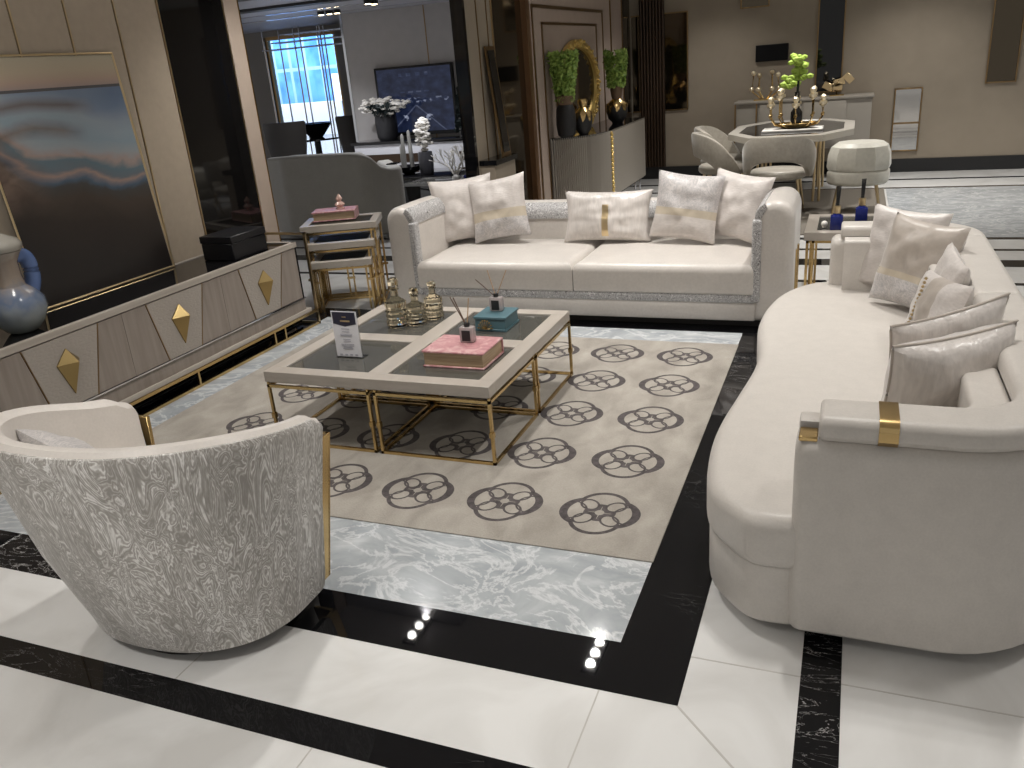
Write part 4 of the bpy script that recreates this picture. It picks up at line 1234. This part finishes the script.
def foliage(c, r0, r1, z0, z1, n, m, parent, name='foliage', s=.03):
    b = B()
    for k in range(n):
        f_ = random.random(); r_ = (r0+(r1-r0)*f_)*math.sqrt(random.random())*1.02; a_ = random.random()*2*PI
        if random.random() < .55: r_ = (r0+(r1-r0)*f_)*random.uniform(.85, 1.05)
        p = Vector((c[0]+r_*math.cos(a_), c[1]+r_*math.sin(a_), z0+(z1-z0)*f_))
        d1 = Vector((random.gauss(0, 1), random.gauss(0, 1), random.gauss(0, 1))).normalized(); d2 = d1.orthogonal().normalized()
        q = s*random.uniform(.6, 1.2)
        vs = ringv(b, [p-d1*q, p-d2*q*.5, p+d1*q, p+d2*q*.5]); b.faces.new(vs)
    return build(name, b, m, parent, smooth=False)
v1 = thing('planter_vase', 'tall black vase with a clipped moss plant on the fluted cabinet', 'vase', (-2.60, 7.99, .8905))
b = B(); lathe(b, (-2.60, 7.99, .8905), [(.06, 0), (.085, .02), (.098, .12), (.09, .26), (.07, .30), (.05, .30)], 24); build('vase', b, M['black'], v1)
b = B(); lathe(b, (-2.60, 7.99, 1.18), [(.068, 0), (.085, .05), (.09, .09), (.05, .10)], 16); build('wrap', b, M['brown_bark'], v1)
foliage((-2.60, 7.99), .075, .14, 1.22, 1.66, 1300, M['leaf_green'], v1)
def drip(c, r, label, plant):
    t = thing('ball_vase', label, 'vase', (c[0], c[1], .8905), 0)
    b = B(); lathe(b, (*c, .8905), [(r*.5, 0), (r*.55, .015), (r*.85, .05), (r*1.02, .12), (r*.98, .17), (r*.7, .22), (r*.4, .25), (r*.3, .25)], 28); build('vase', b, M['black'], t)
    b = B(); rr = []
    for j, (rf, z) in enumerate(((.30, .253), (.44, .255), (.74, .225), (.93, .19), (1.0, .165), (1.015, .14))):
        rr.append(ringv(b, [(c[0]+r*(rf*1.0+.022)*math.cos(2*PI*k/28), c[1]+r*(rf+.022)*math.sin(2*PI*k/28), .8905+z+(.045*math.sin(k*1.9)+.02 if j >= 3 else 0)*((j-2)/3)) for k in range(28)]))
    skin(b, rr, True, False); build('gold_drip', b, M['gold'], t)
    if plant:
        b = B(); lathe(b, (*c, 1.14), [(.05, 0), (.06, .04), (.075, .14), (.04, .15)], 14); build('wrap', b, M['brown_bark'], t)
        foliage(c, .085, .13, 1.27, 1.64, 1000, M['leaf_green'], t)
    else:
        b = B(); lathe(b, (*c, 1.142), [(.03, 0), (.05, .05), (.045, .08), (.02, .085)], 14); build('gold_neck', b, M['gold'], t)
drip((-2.47, 8.13), .088, 'black ball vase with gold drip beside the tall black vase', False)
drip((-2.45, 9.36), .115, 'black ball vase with gold drip and a moss plant on the cabinet', True)

# low ledge and slim mirror on the partition near the sofa
lg = thing('console_ledge', 'low taupe ledge with black top against the partition', 'console', (-2.6, 6.4, .0012))
bx('ledge_body', PX+.002, -2.62, 6.18, 6.62, .0015, .86, M['wall_far'], lg)
bx('ledge_top', PX+.002, -2.60, 6.17, 6.64, .86, .90, M['black_gloss'], lg)
sm = thing('leaning_mirror', 'narrow gold framed mirror leaning above the low ledge', 'mirror', (-2.71, 6.5, .901))
b = B(); 
def slant(y0, y1, z0, z1, t0, m, nm):
    b = B(); a_ = ringv(b, [(-2.640, y0, z0), (-2.640, y1, z0), (-2.720, y1, z1), (-2.720, y0, z1)]); c_ = ringv(b, [(v.co.x-t0, v.co.y, v.co.z) for v in a_]); skin(b, [a_, c_]); build(nm, b, m, sm)
slant(6.42, 6.60, .902, 1.74, .012, M['gold_dark'], 'frame')
b = B(); a_ = ringv(b, [(-2.637, 6.445, .93), (-2.637, 6.575, .93), (-2.712, 6.575, 1.71), (-2.712, 6.445, 1.71)]); c_ = ringv(b, [(v.co.x-.004, v.co.y, v.co.z) for v in a_]); skin(b, [a_, c_]); build('mirror_glass', b, M['dark_mirror'], sm)

# ------------------------------------------------------------------ television lounge
gs = thing('sofa', 'grey sofa seen from behind in the television lounge', 'sofa', (-5.1, 7.9, .0012))
gp = dense(arcpath([(-4.93, 8.42), (-4.40, 7.72), (-4.60, 7.46), (-5.52, 7.46), (-5.92, 7.75), (-5.90, 8.42)], .12, 6), .06)
def gsec(s):
    k = 1/(1+math.exp(-(s-.335)/.012)); e = max(0, (s-.62)/.38)
    return rsec(.17, .05, .70+.185*k-.09*e, .04, 4)
b = B(); sweep(b, gp, gsec, .03); build('backrest', b, M['grey_cloth'], gs)
b = B(); prism(b, [(-4.95, 8.30), (-4.60, 7.70), (-5.50, 7.55), (-5.80, 7.8), (-5.80, 8.35)], .06, .40, .01); build('seat_base', b, M['grey_cloth'], gs)
b = B(); prism(b, [(-5.0, 8.30), (-4.68, 7.72), (-5.48, 7.58), (-5.78, 7.8), (-5.78, 8.38)], .402, .50, .03, 3); build('seat_cushion', b, M['grey_cloth'], gs)
b = B(); box(b, -4.60, -4.50, 7.90, 8.02, .7005, .712, .002, 1)
solo('tray', b, M['black_gloss'], 'small black tray on the grey sofa arm', 'tray', (-4.55, 7.96, .7005))
# console + tv
cn = thing('media_console', 'white media console under the television', 'console', (-5.8, 10.95, .0012))
bx('body', -6.78, -4.82, 10.80, 11.22, .12, .66, M['white_gloss'], cn, .004)
bx('top', -6.82, -4.78, 10.77, 11.24, .66, .70, M['black_gloss'], cn, .003)
for x0, x1 in ((-6.62, -5.75), (-5.1, -4.86)):
    bx('drawer_recess', x0, x1, 10.79, 10.80, .40, .52, M['copper_dark'], cn)
bx('kick', -6.7, -4.9, 10.86, 11.2, .0015, .12, M['black'], cn)
tv = thing('television', 'flat television showing a blue room scene on the lounge wall', 'television', (-5.75, FY-.03, .70))
TX0, TX1, TZ0, TZ1 = -6.53, -5.28, .735, 1.685
bx('bezel', TX0, TX1, FY-.06, FY-.002, TZ0, TZ1, M['black'], tv, .004)
bm = B(); uvl = bm.loops.layers.uv.new()
vv = ringv(bm, [(TX0+.035, FY-.062, TZ0+.05), (TX1-.03, FY-.062, TZ0+.05), (TX1-.03, FY-.062, TZ1-.03), (TX0+.035, FY-.062, TZ1-.03)])
f = bm.faces.new(vv)
for l, uv in zip(f.loops, ((0, 0), (1, 0), (1, 1), (0, 1))): l[uvl].uv = uv
vb = ringv(bm, [(v.co.x, FY-.0605, v.co.z) for v in vv]); skin(bm, [vv, vb], True, False); bm.faces.new(vb[::-1])
build('screen', bm, M['screen'], tv, smooth=False)
def flowers(bm, c, sx, sy, sz, n, r):
    for k in range(n):
        d = Vector((random.gauss(0, 1), random.gauss(0, 1), random.gauss(0, 1))).normalized()*random.uniform(.3, 1)
        ball(bm, (c[0]+d.x*sx, c[1]+d.y*sy, c[2]+d.z*sz), r*random.uniform(.6, 1.2), 1.3, 1, .6, 1)
fp = thing('flower_pot', 'dark pot of white blossoms on the media console', 'plant', (-6.30, 11.0, .7005))
b = B(); lathe(b, (-6.30, 10.98, .7005), [(.12, 0), (.15, .05), (.16, .25), (.15, .36), (.13, .36)], 24); build('pot', b, mat('dark woven pot', (.02, .02, .023), .5), fp)
b = B(); flowers(b, (-6.28, 10.93, 1.17), .42, .16, .14, 130, .042); build('blossoms', b, M['white_petal'], fp)
foliage((-6.28, 10.93), .10, .22, 1.04, 1.2, 160, M['dark_leaf'], fp, s=.06)
dp = thing('dark_plant', 'dark leafy plant standing right beside the television', 'plant', (-5.09, 10.95, .7005))
b = B(); lathe(b, (-5.07, 11.0, .7005), [(.05, 0), (.07, .03), (.06, .10), (.04, .10)], 16); build('pot', b, M['black'], dp)
foliage((-5.07, 11.0), .13, .04, .78, 1.35, 420, M['dark_leaf'], dp, s=.05)
# low dark table with bowl, vase; glass table with coral
lt = thing('coffee_table', 'low black coffee table in the television lounge', 'table', (-5.1, 9.4, .0012))
bx('top', -5.9, -4.45, 9.05, 9.9, .36, .41, M['black_gloss'], lt, .004)
bx('base', -5.7, -4.65, 9.2, 9.75, .0015, .36, M['black'], lt)
b = B(); 
cw = thing('candle_bowl', 'black bowl holding tall grey candles in the television lounge', 'bowl', (-5.15, 9.40, .4105))
b = B(); lathe(b, (-5.15, 9.40, .4105), [(.06, 0), (.09, .02), (.17, .06), (.19, .10), (.16, .085), (.06, .03)], 28); build('bowl', b, M['black_gloss'], cw)
for k, (dx, dy, h) in enumerate(((-.05, 0, .42), (.03, .03, .46), (.07, -.03, .30), (-.09, .02, .28))):
    b = B(); lathe(b, (-5.15+dx, 9.40+dy, .455), [(.022, 0), (.024, h*.5), (.020, h), (.006, h+.02)], 12); build('candle', b, mat('grey wax', (.22, .215, .20), .5), cw)
wv = thing('flower_vase', 'grey vase with a white hydrangea stem in the television lounge', 'vase', (-4.85, 9.30, .4105))
b = B(); lathe(b, (-4.85, 9.30, .4105), [(.075, 0), (.085, .02), (.095, .20), (.085, .27), (.05, .27)], 20); build('vase', b, mat('slate glaze', (.06, .06, .07), .3), wv)
b = B(); flowers(b, (-4.86, 9.30, .88), .09, .09, .20, 70, .040); build('blossoms', b, M['white_petal'], wv)
gt = thing('glass_table', 'black and glass side table in front of the lounge coffee table', 'table', (-4.35, 8.7, .0012))
bx('glass_top', -4.72, -3.95, 8.45, 8.95, .400, .418, M['smoked'], gt, .002)
b = B()
for a in ((-4.73, -3.94, 8.44, 8.455), (-4.73, -3.94, 8.945, 8.96), (-4.73, -4.715, 8.455, 8.945), (-3.955, -3.94, 8.455, 8.945)): box(b, a[0], a[1], a[2], a[3], .392, .42)
build('top_rim', b, M['chrome'], gt)
for x in (-4.62, -4.05):
    b = B(); a_ = ringv(b, [(x-.06, 8.48, .002), (x+.06, 8.48, .002), (x+.06, 8.9, .002), (x-.06, 8.9, .002)]); c_ = ringv(b, [(x-.10, 8.48, .392), (x+.09, 8.48, .392), (x+.09, 8.9, .392), (x-.10, 8.9, .392)]); skin(b, [a_, c_]); build('leg', b, M['black_gloss'], gt)
cl = thing('coral', 'white branching coral on the glass side table', 'ornament', (-4.20, 8.75, .4205))
b = B(); lathe(b, (-4.20, 8.75, .4205), [(.05, 0), (.045, .03), (.02, .05)], 12)
def branch(p, d, r, n):
    q = p+d; tube(b, [p, (p+q)/2+Vector((random.uniform(-.01, .01), 0, 0)), q], r, 6, True, (1, .9, .8))
    if n:
        for k in range(2 if n > 1 else 2):
            e = (d.normalized()+Vector((random.uniform(-.9, .9), random.uniform(-.5, .5), random.uniform(-.1, .5)))).normalized()*d.length*.8
            branch(q, e, r*.78, n-1)
for dx in (-.6, -.25, .1, .4, .7): branch(Vector((-4.20, 8.75, .45)), Vector((dx*.13, random.uniform(-.03, .03), .10)), .012, 3)
build('branches', b, M['coral'], cl)
b = B(); ball(b, (-4.04, 8.72, .448), .045, 1.3, 1, .6)
solo('glass_ornament', b, M['cobalt'], 'blue glass ornament beside the white coral', 'ornament', (-4.04, 8.72, .4205))

# chrome hanging rod screen
rs = thing('rod_screen', 'chrome screen of hanging rods in front of the shop window', 'screen', (-8.3, 12.5, .002))
xs = [-9.25, -9.10, -8.72, -8.52, -8.33, -8.20, -8.05, -7.86, -7.70, -7.55, -7.36, -7.25]
for k, x in enumerate(xs):
    b = B(); z0 = (.0015, .3, .0015, .55, .25, .0015)[k % 6]; tube(b, [(x, 12.4+.12*((k*5) % 3), z0), (x, 12.4+.12*((k*5) % 3), 2.445)], .012, 6); build('rod', b, M['chrome'], rs)
for k, z in enumerate((2.12, 2.22, 2.34)):
    b = B()
    for y in (12.4, 12.52, 12.64): tube(b, [(-9.3+.2*k, y, z), (-7.2-.2*k, y, z)], .011, 6)
    build('cross_bar', b, M['chrome'], rs)
def lounge_chair(x, y, rz, label):
    t = thing('dining_chair', label, 'chair', (x, y, .0012), rz, 'dark chairs by the window')
    b = B(); box(b, -.27, .27, -.06, .48, .36, .47, .03, 3); build('seat', b, M['dark_cloth'], t, local=True)
    b = B(); rr = []
    for z, w in ((.30, .22), (.5, .28), (.8, .33), (1.02, .35), (1.05, .33)):
        rr.append(ringv(b, [(-w, .05, z), (-w*.6, -.06, z), (0, -.10, z), (w*.6, -.06, z), (w, .05, z), (w*.98, .10, z), (w*.55, .0, z), (0, -.03, z), (-w*.55, 0, z), (-w*.98, .10, z)]))
    skin(b, rr); build('backrest', b, M['dark_cloth'], t, local=True)
    for sx in (-1, 1):
        for sy in (0, .42):
            b = B(); tube(b, [(sx*.22, sy, .37), (sx*.24, sy, .0)], .014, 8); build('leg', b, M['black'], t, local=True)
    return t
c1 = lounge_chair(-7.95, 10.75, .15, 'dark velvet chair at the black bowl table nearer the leather wall')
dup(c1, (-7.28, 11.75, .0012), 1.35, 'dark velvet chair at the black bowl table nearer the television')
rt = thing('round_table', 'black round table in front of the shop window', 'table', (-8.05, 11.75, .0012))
b = B(); lathe(b, (-8.05, 11.75, .70), [(.40, 0), (.55, .012), (.55, .04), (.40, .04)], 32); build('top', b, M['black_gloss'], rt)
b = B(); lathe(b, (-8.05, 11.75, .0015), [(.25, 0), (.25, .03), (.06, .05), (.05, .69), (.10, .70)], 20); build('pedestal', b, M['black'], rt)
b = B(); lathe(b, (-8.05, 11.75, .7405), [(.10, 0), (.12, .02), (.22, .14), (.28, .22), (.26, .22), (.10, .04)], 28)
solo('bowl', b, M['black_gloss'], 'large black bowl on the round table by the window', 'bowl', (-8.05, 11.75, .7405))

# outside the shop window
struct('outside_building', box(B(), -17, -6, 17, 17.4, 0, 6), M['facade'])
struct('outside_street', box(B(), -18, -5, 14.2, 17, -.12, -.02), mat('pale pavement', (.6, .62, .66), .7))
struct('outside_white_block', box(B(), -12.2, -10.2, 16.0, 16.3, -.02, 1.15), M['blown_white'])  # added white blocks for parked vehicles and the blown-out lower view
struct('outside_white_block_high', box(B(), -10.55, -10.2, 16.3, 16.6, -.02, 1.7), M['blown_white'])

# track spots in the lounge
for k, (x, y, z) in enumerate(((-6.75, 10.4, 2.41), (-6.62, 10.4, 2.41), (-6.50, 10.4, 2.41), (-5.55, 9.6, 2.41), (-5.55, 9.75, 2.41))):
    t = thing('ceiling_spotlight', 'small warm recessed spotlight in the lounge ceiling', 'lamp', (x, y, 2.45), 0, 'lounge ceiling spotlights')
    b = B(); lathe(b, (x, y, 2.405), [(.045, 0), (.05, .005), (.05, .044), (.03, .044)], 16); build('housing', b, M['black'], t)
    b = B(); lathe(b, (x, y, 2.400), [(.034, 0), (.036, .004), (.02, .005)], 16); build('lamp', b, M['lamp_small'], t)

# ------------------------------------------------------------------ lights
def light(name, kind, loc, energy, col=(1, 1, 1), rot=(0, 0, 0), **k):
    d = bpy.data.lights.new(name, kind); d.energy = energy; d.color = col
    for a, v in k.items(): setattr(d, a, v)
    o = bpy.data.objects.new(name, d); COL.objects.link(o); o.location = loc; o.rotation_euler = rot
    return o
WARM = (1, .972, .93)
TRI = [(-3.15, 4.96, .95), (-1.63, 5.03, 1.25), (-.10, 5.03, 1.0), (-3.15, 2.30, .45), (-1.70, 2.70, .75), (-.10, 2.70, .7), (-1.63, .0, .9), (1.4, 2.9, .4), (1.4, 5.0, .4)]
for (x, y, e) in TRI:
    t = thing('ceiling_downlight', 'black recessed three lamp ceiling downlight over the seating area', 'lamp', (x, y, 2.8), 0, 'three lamp ceiling downlights')
    b = B(); box(b, x-.06, x+.06, y-.20, y+.20, 2.770, 2.80, .004, 1); build('housing', b, M['black'], t)
    for k in (-1, 0, 1):
        b = B(); lathe(b, (x, y+k*.13, 2.764), [(.001, 0), (.021, 0), (.023, .006), (.015, .0065)], 16); build('lamp', b, M['lamp'], t)
        light('downlight_beam', 'SPOT', (x, y+k*.13, 2.755), 43*e, WARM, spot_size=math.radians(112), spot_blend=.7, shadow_soft_size=.035)
for (x, y, e, s) in ((-.6, 9.2, 55, 90), (-1.55, 8.4, 34, 90), (1.6, 9.3, 60, 100), (4.5, 8.5, 60, 110), (-.9, 7.2, 30, 90), (-1.6, 10.2, 20, 110), (.6, 10.2, 30, 110)):
    light('far_beam', 'SPOT', (x, y, 2.76), e*3.4, WARM, spot_size=math.radians(s), spot_blend=.8, shadow_soft_size=.05)
for (x, y, e) in ((-6.6, 9.6, 45), (-5.4, 9.3, 45), (-4.4, 8.6, 40), (-8.0, 10.4, 20)):
    light('lounge_beam', 'SPOT', (x, y, 2.38), e*2.6, (.95, .96, 1), spot_size=math.radians(130), spot_blend=.8, shadow_soft_size=.05)
light('daylight', 'AREA', (-11, 14.6, 5.5), 1500, (.78, .88, 1), (math.radians(52), 0, 0), size=6)

W = bpy.data.worlds.new('world'); SC.world = W; W.use_nodes = True
W.node_tree.nodes['Background'].inputs[0].default_value = (.95, .93, .90, 1)
W.node_tree.nodes['Background'].inputs[1].default_value = .42

# ------------------------------------------------------------------ camera
yaw, pitch, roll = (math.radians(q) for q in (-23.07, 21.15, -4.86))
fw = Vector((math.sin(yaw)*math.cos(pitch), math.cos(yaw)*math.cos(pitch), -math.sin(pitch)))
r0 = Vector((math.cos(yaw), -math.sin(yaw), 0)); u0 = r0.cross(fw)
rv = r0*math.cos(roll)+u0*math.sin(roll); uv = -r0*math.sin(roll)+u0*math.cos(roll)
cam = bpy.data.cameras.new('camera'); cam.sensor_width = 36; cam.lens = 826/1024*36; cam.clip_start = .05; cam.clip_end = 100
co = bpy.data.objects.new('camera', cam); COL.objects.link(co)
mw = Matrix((rv, uv, -fw)).transposed().to_4x4(); mw.translation = Vector((0, 0, 1.6))
co.matrix_world = mw
SC.camera = co

vs = SC.view_settings
SC.display_settings.display_device = 'sRGB'
vs.view_transform = 'Standard'; vs.look = 'None'; vs.exposure = 0.0; vs.gamma = 1; vs.use_curve_mapping = False
SC.cycles.use_denoising = True
SC.cycles.max_bounces = 8; SC.cycles.transparent_max_bounces = 24; SC.cycles.caustics_reflective = False; SC.cycles.caustics_refractive = False
SC.cycles.sample_clamp_indirect = 6
